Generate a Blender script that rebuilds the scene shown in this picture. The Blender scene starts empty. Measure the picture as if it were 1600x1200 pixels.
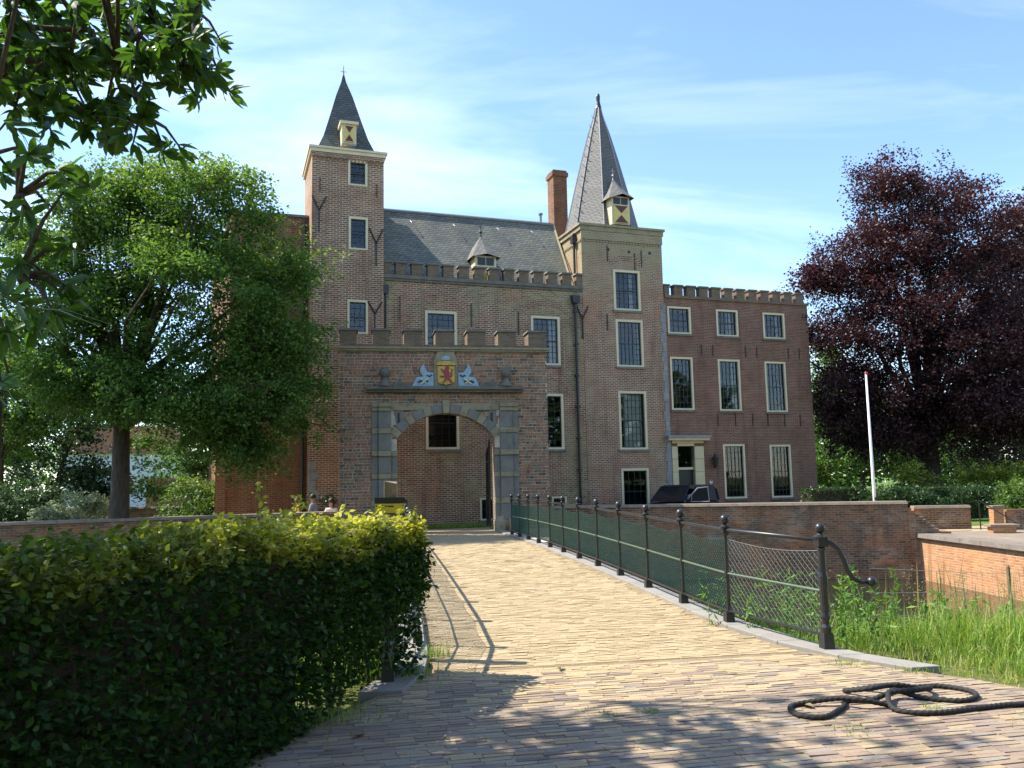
import bpy, math, random
import numpy as np
from mathutils import Vector, Matrix

sc = bpy.context.scene
COL = sc.collection
R = math.radians

# ---------------------------------------------------------------- camera
EYE = 1.712
cam_data = bpy.data.cameras.new('camera')
cam = bpy.data.objects.new('camera', cam_data)
COL.objects.link(cam)
cam_data.sensor_width = 36.0
cam_data.lens = 36.0 * 1290.0 / 1600.0
cam_data.clip_start = 0.05
cam_data.clip_end = 3000.0
cam.matrix_world = (Matrix.Translation((0, 0, EYE)) @ Matrix.Rotation(-0.1568, 4, 'Z')
                    @ Matrix.Rotation(math.pi / 2 + 0.1145, 4, 'X') @ Matrix.Rotation(-0.0192, 4, 'Z'))
sc.camera = cam

# ---------------------------------------------------------------- sky, sun, exposure
SUN_DIR = Vector((-0.562, 0.215, 0.799)).normalized()
world = bpy.data.worlds.new('World')
sc.world = world
world.use_nodes = True
wn, wl = world.node_tree.nodes, world.node_tree.links
wn.clear()
w_out = wn.new('ShaderNodeOutputWorld')
w_bg = wn.new('ShaderNodeBackground')
w_bg.inputs['Strength'].default_value = 0.145
sky = wn.new('ShaderNodeTexSky')
sky.sky_type = 'NISHITA'
sky.sun_disc = False
sky.sun_elevation = math.asin(SUN_DIR.z)
sky.sun_rotation = math.atan2(SUN_DIR.x, SUN_DIR.y)
sky.air_density = 1.0
sky.dust_density = 0.2
sky.ozone_density = 4.0
# thin cirrus, laid on a plane high above
tc = wn.new('ShaderNodeTexCoord')
sep = wn.new('ShaderNodeSeparateXYZ'); wl.new(tc.outputs['Generated'], sep.inputs[0])
zz = wn.new('ShaderNodeMath'); zz.operation = 'ADD'; zz.inputs[1].default_value = 0.16
wl.new(sep.outputs['Z'], zz.inputs[0])
zmax = wn.new('ShaderNodeMath'); zmax.operation = 'MAXIMUM'; zmax.inputs[1].default_value = 0.05
wl.new(zz.outputs[0], zmax.inputs[0])
dx = wn.new('ShaderNodeMath'); dx.operation = 'DIVIDE'; wl.new(sep.outputs['X'], dx.inputs[0]); wl.new(zmax.outputs[0], dx.inputs[1])
dy = wn.new('ShaderNodeMath'); dy.operation = 'DIVIDE'; wl.new(sep.outputs['Y'], dy.inputs[0]); wl.new(zmax.outputs[0], dy.inputs[1])
cmb = wn.new('ShaderNodeCombineXYZ'); wl.new(dx.outputs[0], cmb.inputs[0]); wl.new(dy.outputs[0], cmb.inputs[1])
mp = wn.new('ShaderNodeMapping'); mp.inputs['Rotation'].default_value = (0, 0, R(68)); mp.inputs['Scale'].default_value = (0.6, 1.7, 1)
mp.inputs['Location'].default_value = (0.7, 0.35, 0)
wl.new(cmb.outputs[0], mp.inputs['Vector'])
cn = wn.new('ShaderNodeTexNoise'); cn.inputs['Scale'].default_value = 1.15; cn.inputs['Detail'].default_value = 8
cn.inputs['Roughness'].default_value = 0.56; cn.inputs['Distortion'].default_value = 0.5
wl.new(mp.outputs[0], cn.inputs['Vector'])
cr = wn.new('ShaderNodeMapRange'); cr.inputs['From Min'].default_value = 0.46; cr.inputs['From Max'].default_value = 0.86
cr.inputs['To Max'].default_value = 0.6
wl.new(cn.outputs['Fac'], cr.inputs['Value'])
cmix = wn.new('ShaderNodeMix'); cmix.data_type = 'RGBA'
wl.new(cr.outputs[0], cmix.inputs[0]); wl.new(sky.outputs[0], cmix.inputs[6])
cmix.inputs[7].default_value = (5.6, 6.0, 6.5, 1)
wl.new(cmix.outputs[2], w_bg.inputs['Color'])
wl.new(w_bg.outputs[0], w_out.inputs['Surface'])

sun_data = bpy.data.lights.new('sun', 'SUN')
sun_data.energy = 4.3
sun_data.angle = R(0.53)
sun_data.color = (1.0, 0.93, 0.82)
sun = bpy.data.objects.new('sun', sun_data)
COL.objects.link(sun)
sun.rotation_euler = SUN_DIR.to_track_quat('Z', 'Y').to_euler()
sun.location = (-20, 10, 40)

sc.view_settings.view_transform = 'Standard'
sc.view_settings.look = 'None'
sc.view_settings.gamma = 1.0
sc.view_settings.use_curve_mapping = False
sc.view_settings.exposure = 1.2
sc.cycles.max_bounces = 8
sc.cycles.transparent_max_bounces = 16
sc.cycles.diffuse_bounces = 4

# ---------------------------------------------------------------- material helpers
class N:
    def __init__(s, name):
        s.m = bpy.data.materials.new(name); s.m.use_nodes = True
        s.t = s.m.node_tree; s.t.nodes.clear()
        s.out = s.t.nodes.new('ShaderNodeOutputMaterial')
    def n(s, t, **k):
        nd = s.t.nodes.new('ShaderNode' + t)
        for a, b in k.items(): setattr(nd, a, b)
        return nd
    def l(s, a, b): s.t.links.new(a, b)
    def math(s, op, a, b=None, c=None):
        nd = s.n('Math', operation=op)
        for i, v in enumerate((a, b, c)):
            if v is None: continue
            if isinstance(v, (int, float)): nd.inputs[i].default_value = v
            else: s.l(v, nd.inputs[i])
        return nd.outputs[0]
    def mix(s, f, a, b, blend='MIX'):
        nd = s.n('Mix', data_type='RGBA', blend_type=blend)
        for i, v in ((0, f), (6, a), (7, b)):
            if isinstance(v, (int, float)): nd.inputs[i].default_value = v
            elif isinstance(v, (tuple, list)): nd.inputs[i].default_value = (*v[:3], 1)
            else: s.l(v, nd.inputs[i])
        return nd.outputs[2]
    def ramp(s, f, stops, interp='LINEAR'):
        nd = s.n('ValToRGB'); e = nd.color_ramp.elements; nd.color_ramp.interpolation = interp
        while len(e) < len(stops): e.new(0.5)
        for q, (p, c) in zip(e, stops): q.position = p; q.color = (*c[:3], 1)
        s.l(f, nd.inputs[0]); return nd.outputs[0]
    def noise(s, vec, scale, detail=4, rough=0.55, dist=0.0):
        nd = s.n('TexNoise'); nd.inputs['Scale'].default_value = scale; nd.inputs['Detail'].default_value = detail
        nd.inputs['Roughness'].default_value = rough; nd.inputs['Distortion'].default_value = dist
        if vec is not None: s.l(vec, nd.inputs['Vector'])
        return nd.outputs['Fac']
    def maprange(s, v, a, b, c=0.0, d=1.0):
        nd = s.n('MapRange'); s.l(v, nd.inputs['Value'])
        for k, x in (('From Min', a), ('From Max', b), ('To Min', c), ('To Max', d)): nd.inputs[k].default_value = x
        return nd.outputs[0]
    def bump(s, h, strength=0.5, dist=0.01):
        nd = s.n('Bump'); nd.inputs['Strength'].default_value = strength; nd.inputs['Distance'].default_value = dist
        s.l(h, nd.inputs['Height']); return nd.outputs[0]
    def pbr(s, col, rough=0.8, normal=None, metal=0.0, spec=0.5):
        b = s.n('BsdfPrincipled')
        if isinstance(col, (tuple, list)): b.inputs['Base Color'].default_value = (*col[:3], 1)
        else: s.l(col, b.inputs['Base Color'])
        if isinstance(rough, (int, float)): b.inputs['Roughness'].default_value = rough
        else: s.l(rough, b.inputs['Roughness'])
        b.inputs['Metallic'].default_value = metal
        b.inputs['Specular IOR Level'].default_value = spec
        if normal is not None: s.l(normal, b.inputs['Normal'])
        return b.outputs[0]
    def done(s, sh): s.l(sh, s.out.inputs['Surface']); return s.m
    def objco(s): return s.n('TexCoord').outputs['Object']
    def geo(s): return s.n('NewGeometry')

def simple(name, col, rough=0.6, metal=0.0, var=0.12, scale=6.0, bump=0.0, spec=0.5):
    n = N(name); co = n.objco()
    f = n.noise(co, scale, 5, 0.6)
    lo = tuple(c * (1 - var) for c in col); hi = tuple(min(1, c * (1 + var)) for c in col)
    c = n.ramp(f, [(0.3, lo), (0.7, hi)])
    nm = n.bump(n.noise(co, scale * 6, 4), bump, 0.01) if bump else None
    return n.done(n.pbr(c, rough, nm, metal, spec))

def uvz(n, ky=1.0, kz=1.0):
    """wall coordinates: along the wall, height"""
    s = n.n('SeparateXYZ'); n.l(n.objco(), s.inputs[0])
    u = n.math('ADD', s.outputs['X'], n.math('MULTIPLY', s.outputs['Y'], ky))
    c = n.n('CombineXYZ'); n.l(u, c.inputs[0]); n.l(n.math('MULTIPLY', s.outputs['Z'], kz), c.inputs[1])
    return c.outputs[0], u, s.outputs['Z']

def brick_nodes(n, vec, bw, rh, mortar, seed=0.0, offset=0.5):
    b = n.n('TexBrick'); b.offset = offset
    for k, v in (('Scale', 1.0), ('Mortar Size', mortar), ('Mortar Smooth', 0.25), ('Bias', 0.0), ('Brick Width', bw), ('Row Height', rh)):
        b.inputs[k].default_value = v
    b.inputs['Color1'].default_value = (0, 0, 0, 1); b.inputs['Color2'].default_value = (1, 1, 1, 1); b.inputs['Mortar'].default_value = (0.5, 0.5, 0.5, 1)
    m = n.n('Mapping'); m.inputs['Location'].default_value = (bw * 18 * seed, rh * 40 * seed, 0)
    n.l(vec, m.inputs['Vector']); n.l(m.outputs[0], b.inputs['Vector'])
    return b.outputs['Color'], b.outputs['Fac']

def brick(name, stops, mortar_col, bw=0.23, rh=0.075, mortar=0.011, patches=(), top_stain=None, seed=1.0, wear=0.35, gain=1.0):
    """old brickwork: every brick its own tone, mortar, lime and moss patches"""
    n = N(name)
    vec, u, z = uvz(n)
    wob = n.n('VectorMath', operation='ADD'); wn_ = n.n('TexNoise'); wn_.inputs['Scale'].default_value = 0.9
    n.l(vec, wn_.inputs['Vector'])
    sub = n.n('VectorMath', operation='MULTIPLY_ADD'); n.l(wn_.outputs['Color'], sub.inputs[0])
    sub.inputs[1].default_value = (0.03, 0.03, 0); sub.inputs[2].default_value = (-0.015, -0.015, 0)
    n.l(vec, wob.inputs[0]); n.l(sub.outputs[0], wob.inputs[1])
    v = wob.outputs[0]
    c1, fac = brick_nodes(n, v, bw, rh, mortar, 0.0)
    c2, _ = brick_nodes(n, v, bw, rh, mortar, seed)
    t = n.math('ADD', n.math('MULTIPLY', c1, 0.6), n.math('MULTIPLY', c2, 0.4))
    big = n.noise(vec, 0.45, 6, 0.65, 0.4)
    t = n.math('ADD', n.math('MULTIPLY', t, 0.62), n.math('MULTIPLY', n.maprange(big, 0.3, 0.7), 0.38))
    col = n.ramp(t, stops)
    fine = n.noise(vec, 22, 4, 0.7)
    col = n.mix(n.maprange(fine, 0.35, 0.75, 0.0, wear), col, tuple(c * 0.45 for c in stops[0][1]))
    mort = n.mix(n.noise(vec, 3.0, 4), mortar_col, tuple(c * 0.55 for c in mortar_col))
    col = n.mix(n.math('MULTIPLY', fac, n.maprange(n.noise(vec, 1.3, 4), 0.3, 0.6, 0.45, 1.0)), col, mort)
    for (pc, ps, lo, hi, amt, off) in patches:
        mp_ = n.n('Mapping'); mp_.inputs['Location'].default_value = (off, off * 0.7, 0); n.l(vec, mp_.inputs['Vector'])
        p = n.maprange(n.noise(mp_.outputs[0], ps, 7, 0.7, 0.6), lo, hi, 0.0, amt)
        p = n.math('MULTIPLY', p, n.maprange(n.noise(mp_.outputs[0], 14, 3, 0.7), 0.25, 0.6, 0.3, 1.0))
        p = n.math('MULTIPLY', p, n.maprange(c2, 0.0, 1.0, 0.25, 1.15))
        col = n.mix(p, col, pc)
    ms_ = n.n('Mapping'); ms_.inputs['Scale'].default_value = (2.6, 0.22, 1); n.l(vec, ms_.inputs['Vector'])
    col = n.mix(n.maprange(n.noise(ms_.outputs[0], 1.0, 5, 0.6), 0.52, 0.74, 0.0, 0.55), col, tuple(c * 0.55 for c in stops[1][1]))
    if top_stain:
        z0, z1, sc_, amt = top_stain
        p = n.math('MULTIPLY', n.maprange(z, z0, z1), n.maprange(n.noise(vec, 1.2, 5, 0.7), 0.25, 0.65, 0.0, amt))
        col = n.mix(p, col, sc_)
    col = n.mix(1.0, col, (gain * 1.20, gain * 1.08, gain * 0.92), 'MULTIPLY')
    h = n.math('ADD', n.math('MULTIPLY', fac, -1.0), n.math('MULTIPLY', fine, 0.5))
    return n.done(n.pbr(col, 0.9, n.bump(h, 0.75, 0.012), 0, 0.25))

def slate(name, stops, moss, bw=0.26, rh=0.13, ky=0.45):
    n = N(name); vec, u, z = uvz(n, ky, 1.0)
    c1, fac = brick_nodes(n, vec, bw, rh, 0.012, 0.0)
    big = n.noise(vec, 0.6, 5, 0.6, 0.5)
    t = n.math('ADD', n.math('MULTIPLY', c1, 0.45), n.math('MULTIPLY', n.maprange(big, 0.3, 0.7), 0.55))
    col = n.ramp(t, stops)
    col = n.mix(n.maprange(n.noise(vec, 1.1, 6, 0.7), 0.48, 0.7, 0, 0.55), col, moss)
    col = n.mix(n.math('MULTIPLY', fac, 0.7), col, (0.02, 0.022, 0.024))
    saw = n.math('FRACT', n.math('DIVIDE', z, rh))
    h = n.math('ADD', n.math('MULTIPLY', saw, -0.8), n.math('MULTIPLY', fac, -0.6))
    return n.done(n.pbr(col, 0.62, n.bump(h, 0.8, 0.02), 0, 0.4))

def stone(name, col, col2, rough=0.85, scale=2.5, dirt=(0.05, 0.05, 0.04), dirt_amt=0.6):
    n = N(name); co = n.objco()
    f = n.noise(co, scale, 7, 0.65, 0.3)
    c = n.ramp(f, [(0.3, col), (0.7, col2)])
    c = n.mix(n.maprange(n.noise(co, scale * 2.2, 6, 0.7), 0.5, 0.75, 0, dirt_amt), c, dirt)
    # lichen and soot keep to the upper faces
    g = n.geo(); s = n.n('SeparateXYZ'); n.l(g.outputs['Normal'], s.inputs[0])
    return n.done(n.pbr(c, rough, n.bump(n.noise(co, 30, 5, 0.7), 0.4, 0.01), 0, 0.3))

def foliage(name, stops, trans=0.35, tint=(1.0, 1.0, 0.6), rough=0.5, young_lit=None, spec=0.4):
    n = N(name); g = n.geo(); oi = n.n('ObjectInfo')
    r = n.math('FRACT', n.math('ADD', g.outputs['Random Per Island'], oi.outputs['Random']))
    col = n.ramp(r, stops)
    if young_lit:
        at = n.n('Attribute'); at.attribute_name = 'young_lit'  # new growth on the hedge; on tree crowns, sunlight put into the colour
        f = n.math('MULTIPLY', at.outputs['Fac'], n.maprange(n.math('FRACT', n.math('MULTIPLY', r, 7.31)), 0.0, 1.0, 0.55, 1.0))
        col = n.mix(f, col, young_lit)
    b = n.pbr(col, rough, None, 0, spec)
    tr = n.n('BsdfTranslucent'); n.l(n.mix(1.0, col, tint, 'MULTIPLY'), tr.inputs['Color'])
    ms = n.n('MixShader'); ms.inputs[0].default_value = trans
    n.l(b, ms.inputs[1]); n.l(tr.outputs[0], ms.inputs[2])
    return n.done(ms.outputs[0])

def bark(name, a, b_):
    n = N(name); co = n.objco(); m = n.n('Mapping'); m.inputs['Scale'].default_value = (6, 6, 1.2); n.l(co, m.inputs['Vector'])
    f = n.noise(m.outputs[0], 2.5, 6, 0.7, 0.4)
    return n.done(n.pbr(n.ramp(f, [(0.3, a), (0.7, b_)]), 0.95, n.bump(f, 0.9, 0.04), 0, 0.2))

def glass(name):
    n = N(name); co = n.objco()
    nm = n.bump(n.noise(co, 1.4, 1, 0.4), 0.02, 0.03)
    gl = n.n('BsdfGlossy'); gl.inputs['Roughness'].default_value = 0.02; gl.inputs['Color'].default_value = (0.92, 0.96, 1.0, 1); n.l(nm, gl.inputs['Normal'])
    tr = n.n('BsdfTransparent'); tr.inputs['Color'].default_value = (0.75, 0.82, 0.8, 1)
    fr = n.n('Fresnel'); fr.inputs['IOR'].default_value = 1.5; n.l(nm, fr.inputs['Normal'])
    ms = n.n('MixShader'); n.l(n.math('ADD', fr.outputs[0], 0.02), ms.inputs[0]); n.l(tr.outputs[0], ms.inputs[1]); n.l(gl.outputs[0], ms.inputs[2])
    return n.done(ms.outputs[0])

M = {}
LIME = (0.30, 0.29, 0.24); MOSS = (0.20, 0.23, 0.13)
M['brick_hall'] = brick('hall_brick', [(0.12, (0.06, 0.046, 0.044)), (0.36, (0.135, 0.075, 0.056)), (0.62, (0.205, 0.105, 0.072)), (0.92, (0.29, 0.15, 0.095))], (0.56, 0.50, 0.41), 0.235, 0.080, 0.015,
    patches=[((0.25, 0.265, 0.165), 0.42, 0.44, 0.57, 0.85, 3.1), ((0.11, 0.095, 0.085), 0.5, 0.5, 0.7, 0.7, 11.0), ((0.34, 0.18, 0.11), 0.6, 0.52, 0.68, 0.6, 23.0)], gain=1.12)
M['brick_tower'] = brick('tower_brick', [(0.12, (0.07, 0.052, 0.048)), (0.4, (0.15, 0.085, 0.064)), (0.65, (0.21, 0.115, 0.082)), (0.92, (0.28, 0.155, 0.105))], (0.56, 0.50, 0.41), 0.235, 0.080, 0.015,
    patches=[((0.13, 0.11, 0.095), 0.45, 0.46, 0.64, 0.65, 5.0), ((0.30, 0.15, 0.095), 0.5, 0.52, 0.68, 0.6, 13.0)], gain=1.25)
M['brick_spire'] = brick('spire_tower_brick', [(0.12, (0.085, 0.066, 0.058)), (0.4, (0.17, 0.105, 0.08)), (0.65, (0.235, 0.13, 0.095)), (0.92, (0.32, 0.18, 0.125))], (0.55, 0.50, 0.41), 0.22, 0.074, 0.014,
    patches=[((0.26, 0.27, 0.19), 0.38, 0.47, 0.62, 0.7, 7.0), ((0.34, 0.155, 0.10), 0.5, 0.50, 0.66, 0.65, 17.0)], top_stain=(9.4, 12.0, (0.26, 0.26, 0.18), 1.0), gain=1.12)
M['brick_wing'] = brick('wing_brick', [(0.12, (0.085, 0.048, 0.04)), (0.4, (0.14, 0.072, 0.055)), (0.7, (0.185, 0.095, 0.068)), (0.95, (0.235, 0.125, 0.085))], (0.38, 0.32, 0.27), 0.22, 0.070, 0.011,
    patches=[((0.085, 0.065, 0.058), 0.4, 0.5, 0.72, 0.6, 9.0), ((0.22, 0.115, 0.085), 0.6, 0.52, 0.7, 0.5, 19.0)], wear=0.3, gain=1.1)
M['brick_left'] = brick('left_wing_brick', [(0.12, (0.10, 0.055, 0.04)), (0.45, (0.19, 0.09, 0.058)), (0.95, (0.28, 0.13, 0.08))], (0.33, 0.27, 0.21), 0.23, 0.075, 0.011)
M['brick_gate'] = brick('gate_brick', [(0.10, (0.065, 0.058, 0.055)), (0.34, (0.15, 0.088, 0.064)), (0.6, (0.26, 0.115, 0.072)), (0.9, (0.33, 0.165, 0.10))], (0.50, 0.44, 0.34), 0.30, 0.098, 0.019,
    patches=[((0.21, 0.195, 0.15), 0.55, 0.50, 0.68, 0.65, 2.0), ((0.105, 0.10, 0.095), 0.7, 0.50, 0.66, 0.7, 15.0)], gain=1.25)
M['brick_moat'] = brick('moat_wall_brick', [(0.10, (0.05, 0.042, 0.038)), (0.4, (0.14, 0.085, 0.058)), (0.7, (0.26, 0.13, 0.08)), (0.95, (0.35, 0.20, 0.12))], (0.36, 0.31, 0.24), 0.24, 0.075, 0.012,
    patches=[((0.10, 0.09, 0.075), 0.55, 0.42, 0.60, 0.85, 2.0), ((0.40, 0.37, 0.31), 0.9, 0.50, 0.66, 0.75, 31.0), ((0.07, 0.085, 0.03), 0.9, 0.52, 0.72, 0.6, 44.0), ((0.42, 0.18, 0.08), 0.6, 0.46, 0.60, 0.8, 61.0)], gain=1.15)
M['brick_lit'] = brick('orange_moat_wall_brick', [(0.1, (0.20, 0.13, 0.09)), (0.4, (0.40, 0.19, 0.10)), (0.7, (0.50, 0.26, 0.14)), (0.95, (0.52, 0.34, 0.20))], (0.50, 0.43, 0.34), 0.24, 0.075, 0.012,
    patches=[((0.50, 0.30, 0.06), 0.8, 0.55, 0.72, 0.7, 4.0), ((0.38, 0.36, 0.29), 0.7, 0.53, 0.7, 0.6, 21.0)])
M['merlon'] = brick('merlon_brick', [(0.1, (0.10, 0.085, 0.072)), (0.5, (0.165, 0.13, 0.105)), (0.95, (0.23, 0.175, 0.135))], (0.27, 0.245, 0.2), 0.23, 0.075, 0.009, patches=[((0.16, 0.165, 0.12), 1.3, 0.45, 0.7, 0.7, 2.0)])
M['capstone'] = stone('dark_capstone', (0.12, 0.112, 0.092), (0.21, 0.195, 0.155))
M['sandstone'] = stone('sandstone', (0.25, 0.215, 0.135), (0.35, 0.30, 0.19), dirt=(0.10, 0.092, 0.06), dirt_amt=0.75)
M['bluestone'] = stone('bluestone', (0.17, 0.163, 0.137), (0.235, 0.225, 0.19), dirt=(0.09, 0.085, 0.07), dirt_amt=0.55)
M['grey_quoin'] = stone('grey_quoin', (0.22, 0.22, 0.215), (0.32, 0.32, 0.31))
M['kerb'] = stone('kerb_granite', (0.22, 0.205, 0.18), (0.30, 0.28, 0.245), scale=3.0, dirt=(0.2, 0.18, 0.15), dirt_amt=0.5)
M['cream'] = simple('cream_paint', (0.66, 0.57, 0.37), 0.5, var=0.07, scale=3)
M['cream_wall'] = simple('cream_stucco', (0.60, 0.51, 0.30), 0.6, var=0.08, scale=3)
M['sash'] = simple('black_green_paint', (0.012, 0.018, 0.017), 0.35)
M['glass'] = glass('window_glass')
M['curtain'] = simple('white_curtain', (0.75, 0.74, 0.70), 0.9, var=0.06)
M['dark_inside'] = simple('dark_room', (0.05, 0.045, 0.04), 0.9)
M['iron'] = simple('black_iron', (0.020, 0.020, 0.021), 0.36, var=0.2, bump=0.05)
M['lead'] = simple('lead', (0.23, 0.24, 0.25), 0.45, 0.2)
M['slate_hall'] = slate('hall_slate', [(0.1, (0.10, 0.105, 0.09)), (0.5, (0.155, 0.16, 0.135)), (0.9, (0.225, 0.225, 0.18))], (0.21, 0.20, 0.11), 0.22, 0.10)
M['slate_dark'] = slate('dark_slate', [(0.1, (0.055, 0.062, 0.062)), (0.5, (0.085, 0.095, 0.09)), (0.9, (0.125, 0.135, 0.125))], (0.09, 0.10, 0.07), 0.24, 0.11)
M['slate_spire'] = slate('spire_slate', [(0.1, (0.12, 0.115, 0.105)), (0.5, (0.165, 0.155, 0.14)), (0.9, (0.215, 0.20, 0.18))], (0.15, 0.145, 0.11), 0.17, 0.075)
M['shutter_y'] = simple('yellow_paint', (0.62, 0.50, 0.14), 0.5)
M['shutter_r'] = simple('oxblood_paint', (0.10, 0.018, 0.022), 0.5)
M['rope'] = simple('black_rope', (0.018, 0.017, 0.016), 0.8, var=0.3, scale=40)
M['wire_green'] = simple('green_wire', (0.018, 0.085, 0.06), 0.4)
M['wire_grey'] = simple('galvanised_wire', (0.30, 0.32, 0.31), 0.4, 0.5)
M['white_paint'] = simple('white_paint', (0.80, 0.80, 0.80), 0.4, var=0.04)
M['red'] = simple('red_paint', (0.45, 0.05, 0.03), 0.5)
M['gold'] = simple('gold_paint', (0.55, 0.37, 0.08), 0.6, var=0.3, scale=9)
M['lion'] = simple('lion_red', (0.32, 0.045, 0.055), 0.6, var=0.3, scale=14)
M['skyblue'] = stone('light_blue_paint', (0.27, 0.40, 0.47), (0.36, 0.50, 0.57), 0.7, 5.0, dirt=(0.12, 0.17, 0.20), dirt_amt=0.7)
M['pale_stone'] = simple('pale_stone_paint', (0.66, 0.60, 0.40), 0.7)
M['wood'] = simple('weathered_wood', (0.20, 0.15, 0.08), 0.85, var=0.3, scale=12, bump=0.4)
M['sign_yellow'] = simple('yellow_sign', (0.62, 0.47, 0.03), 0.45, var=0.05)
M['sign_black'] = simple('black_sign', (0.014, 0.014, 0.016), 0.5)
M['bark'] = bark('brown_bark', (0.045, 0.036, 0.026), (0.12, 0.095, 0.07))
M['bark_grey'] = bark('grey_bark', (0.06, 0.056, 0.05), (0.16, 0.15, 0.135))
M['car_paint'] = simple('black_car_paint', (0.008, 0.009, 0.014), 0.4, var=0.05, spec=0.25)
M['car_trim'] = simple('grey_door_trim', (0.20, 0.21, 0.25), 0.5)
M['rubber'] = simple('rubber', (0.02, 0.02, 0.02), 0.8)
M['chrome'] = simple('wheel_silver', (0.55, 0.55, 0.56), 0.3, 0.8)
M['car_glass'] = simple('dark_car_glass', (0.012, 0.013, 0.016), 0.12, spec=0.35)
M['lamp_glass'] = simple('headlight_glass', (0.7, 0.72, 0.72), 0.15)
M['skin'] = simple('skin', (0.45, 0.27, 0.19), 0.55, var=0.05)
M['hair_dark'] = simple('dark_hair', (0.018, 0.013, 0.010), 0.6)
M['hair_brown'] = simple('brown_hair', (0.10, 0.055, 0.03), 0.6)
M['cloth_orange'] = simple('orange_cloth', (0.55, 0.23, 0.04), 0.9)
M['cloth_grey'] = simple('grey_cloth', (0.24, 0.26, 0.30), 0.9)
M['cloth_white'] = simple('white_cloth', (0.7, 0.7, 0.7), 0.9)
M['cloth_navy'] = simple('navy_cloth', (0.03, 0.04, 0.08), 0.9)
def stripes(name):
    n = N(name); s = n.n('SeparateXYZ'); n.l(n.objco(), s.inputs[0])
    f = n.math('GREATER_THAN', n.math('FRACT', n.math('MULTIPLY', s.outputs['Z'], 9.0)), 0.68)
    return n.done(n.pbr(n.mix(f, (0.015, 0.016, 0.025), (0.7, 0.7, 0.7)), 0.9))
M['cloth_stripe'] = stripes('striped_cloth')
# leaves
M['leaf_maple'] = foliage('maple_leaf', [(0.0, (0.05, 0.11, 0.028)), (0.5, (0.085, 0.17, 0.04)), (1.0, (0.15, 0.235, 0.055))], 0.42, (1.3, 1.4, 0.5), young_lit=(0.36, 0.44, 0.13), spec=0.25)
M['leaf_beech'] = foliage('copper_beech_leaf', [(0.0, (0.022, 0.012, 0.016)), (0.6, (0.042, 0.020, 0.024)), (1.0, (0.075, 0.032, 0.034))], 0.25, (1.5, 0.65, 0.55), 0.45, young_lit=(0.12, 0.05, 0.042), spec=0.3)
M['leaf_green'] = foliage('green_leaf', [(0.0, (0.045, 0.10, 0.022)), (0.5, (0.085, 0.165, 0.035)), (1.0, (0.15, 0.235, 0.05))], 0.4, (1.2, 1.3, 0.5), young_lit=(0.24, 0.33, 0.06))
M['leaf_dark'] = foliage('dark_leaf', [(0.0, (0.018, 0.042, 0.016)), (0.6, (0.034, 0.07, 0.024)), (1.0, (0.06, 0.11, 0.04))], 0.25, (1.1, 1.2, 0.5), 0.32, young_lit=(0.09, 0.15, 0.05))
M['leaf_yellow'] = foliage('yellow_green_leaf', [(0.0, (0.10, 0.16, 0.025)), (0.5, (0.20, 0.27, 0.04)), (1.0, (0.33, 0.37, 0.06))], 0.4, (1.1, 1.1, 0.4), young_lit=(0.42, 0.42, 0.07))
M['leaf_pale'] = foliage('pale_willow_leaf', [(0.0, (0.16, 0.21, 0.12)), (0.5, (0.26, 0.32, 0.18)), (1.0, (0.36, 0.42, 0.25))], 0.35, (1, 1, 0.8), young_lit=(0.4, 0.45, 0.28))
M['leaf_hedge'] = foliage('beech_hedge_leaf', [(0.0, (0.018, 0.045, 0.012)), (0.5, (0.032, 0.075, 0.018)), (1.0, (0.06, 0.125, 0.025))], 0.36, (1.3, 1.4, 0.4), 0.55, young_lit=(0.80, 0.71, 0.12), spec=0.2)
M['leaf_chestnut'] = foliage('chestnut_leaf', [(0.0, (0.028, 0.065, 0.016)), (0.5, (0.045, 0.095, 0.022)), (1.0, (0.075, 0.14, 0.03))], 0.45, (1.7, 1.9, 0.5), 0.4)
M['grass'] = foliage('grass_blade', [(0.0, (0.12, 0.21, 0.03)), (0.5, (0.20, 0.32, 0.05)), (1.0, (0.33, 0.41, 0.09))], 0.4, (1.2, 1.3, 0.4), young_lit=(0.52, 0.46, 0.20))
M['reed'] = foliage('reed_blade', [(0.0, (0.08, 0.15, 0.05)), (0.5, (0.13, 0.22, 0.07)), (1.0, (0.24, 0.28, 0.12))], 0.35, (1.1, 1.2, 0.5), young_lit=(0.45, 0.30, 0.12))
M['weed'] = foliage('weed_leaf', [(0.0, (0.075, 0.17, 0.03)), (0.5, (0.13, 0.27, 0.045)), (1.0, (0.22, 0.36, 0.07))], 0.4, (1.2, 1.3, 0.4))
M['petal'] = simple('white_petal', (0.8, 0.8, 0.76), 0.7)

def ground_mat(name, a, b_, c, scale=0.8):
    n = N(name); co = n.objco(); f = n.noise(co, scale, 8, 0.65)
    col = n.ramp(f, [(0.3, a), (0.5, b_), (0.7, c)])
    return n.done(n.pbr(col, 0.95, n.bump(n.noise(co, 18, 6, 0.7), 0.7, 0.03), 0, 0.2))
M['soil'] = ground_mat('grassy_soil', (0.06, 0.07, 0.02), (0.10, 0.12, 0.03), (0.17, 0.15, 0.07), 1.5)
M['lawn'] = ground_mat('lawn', (0.06, 0.11, 0.02), (0.09, 0.15, 0.03), (0.13, 0.19, 0.045))
M['court'] = ground_mat('courtyard_clinker', (0.30, 0.235, 0.15), (0.38, 0.30, 0.19), (0.43, 0.34, 0.22), 2.0)
M['terrace'] = ground_mat('terrace_paving', (0.19, 0.15, 0.11), (0.25, 0.20, 0.15), (0.31, 0.25, 0.19), 2.0)
M['joint'] = ground_mat('sand_joint', (0.20, 0.15, 0.09), (0.27, 0.205, 0.12), (0.34, 0.26, 0.155), 4.0)

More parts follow.
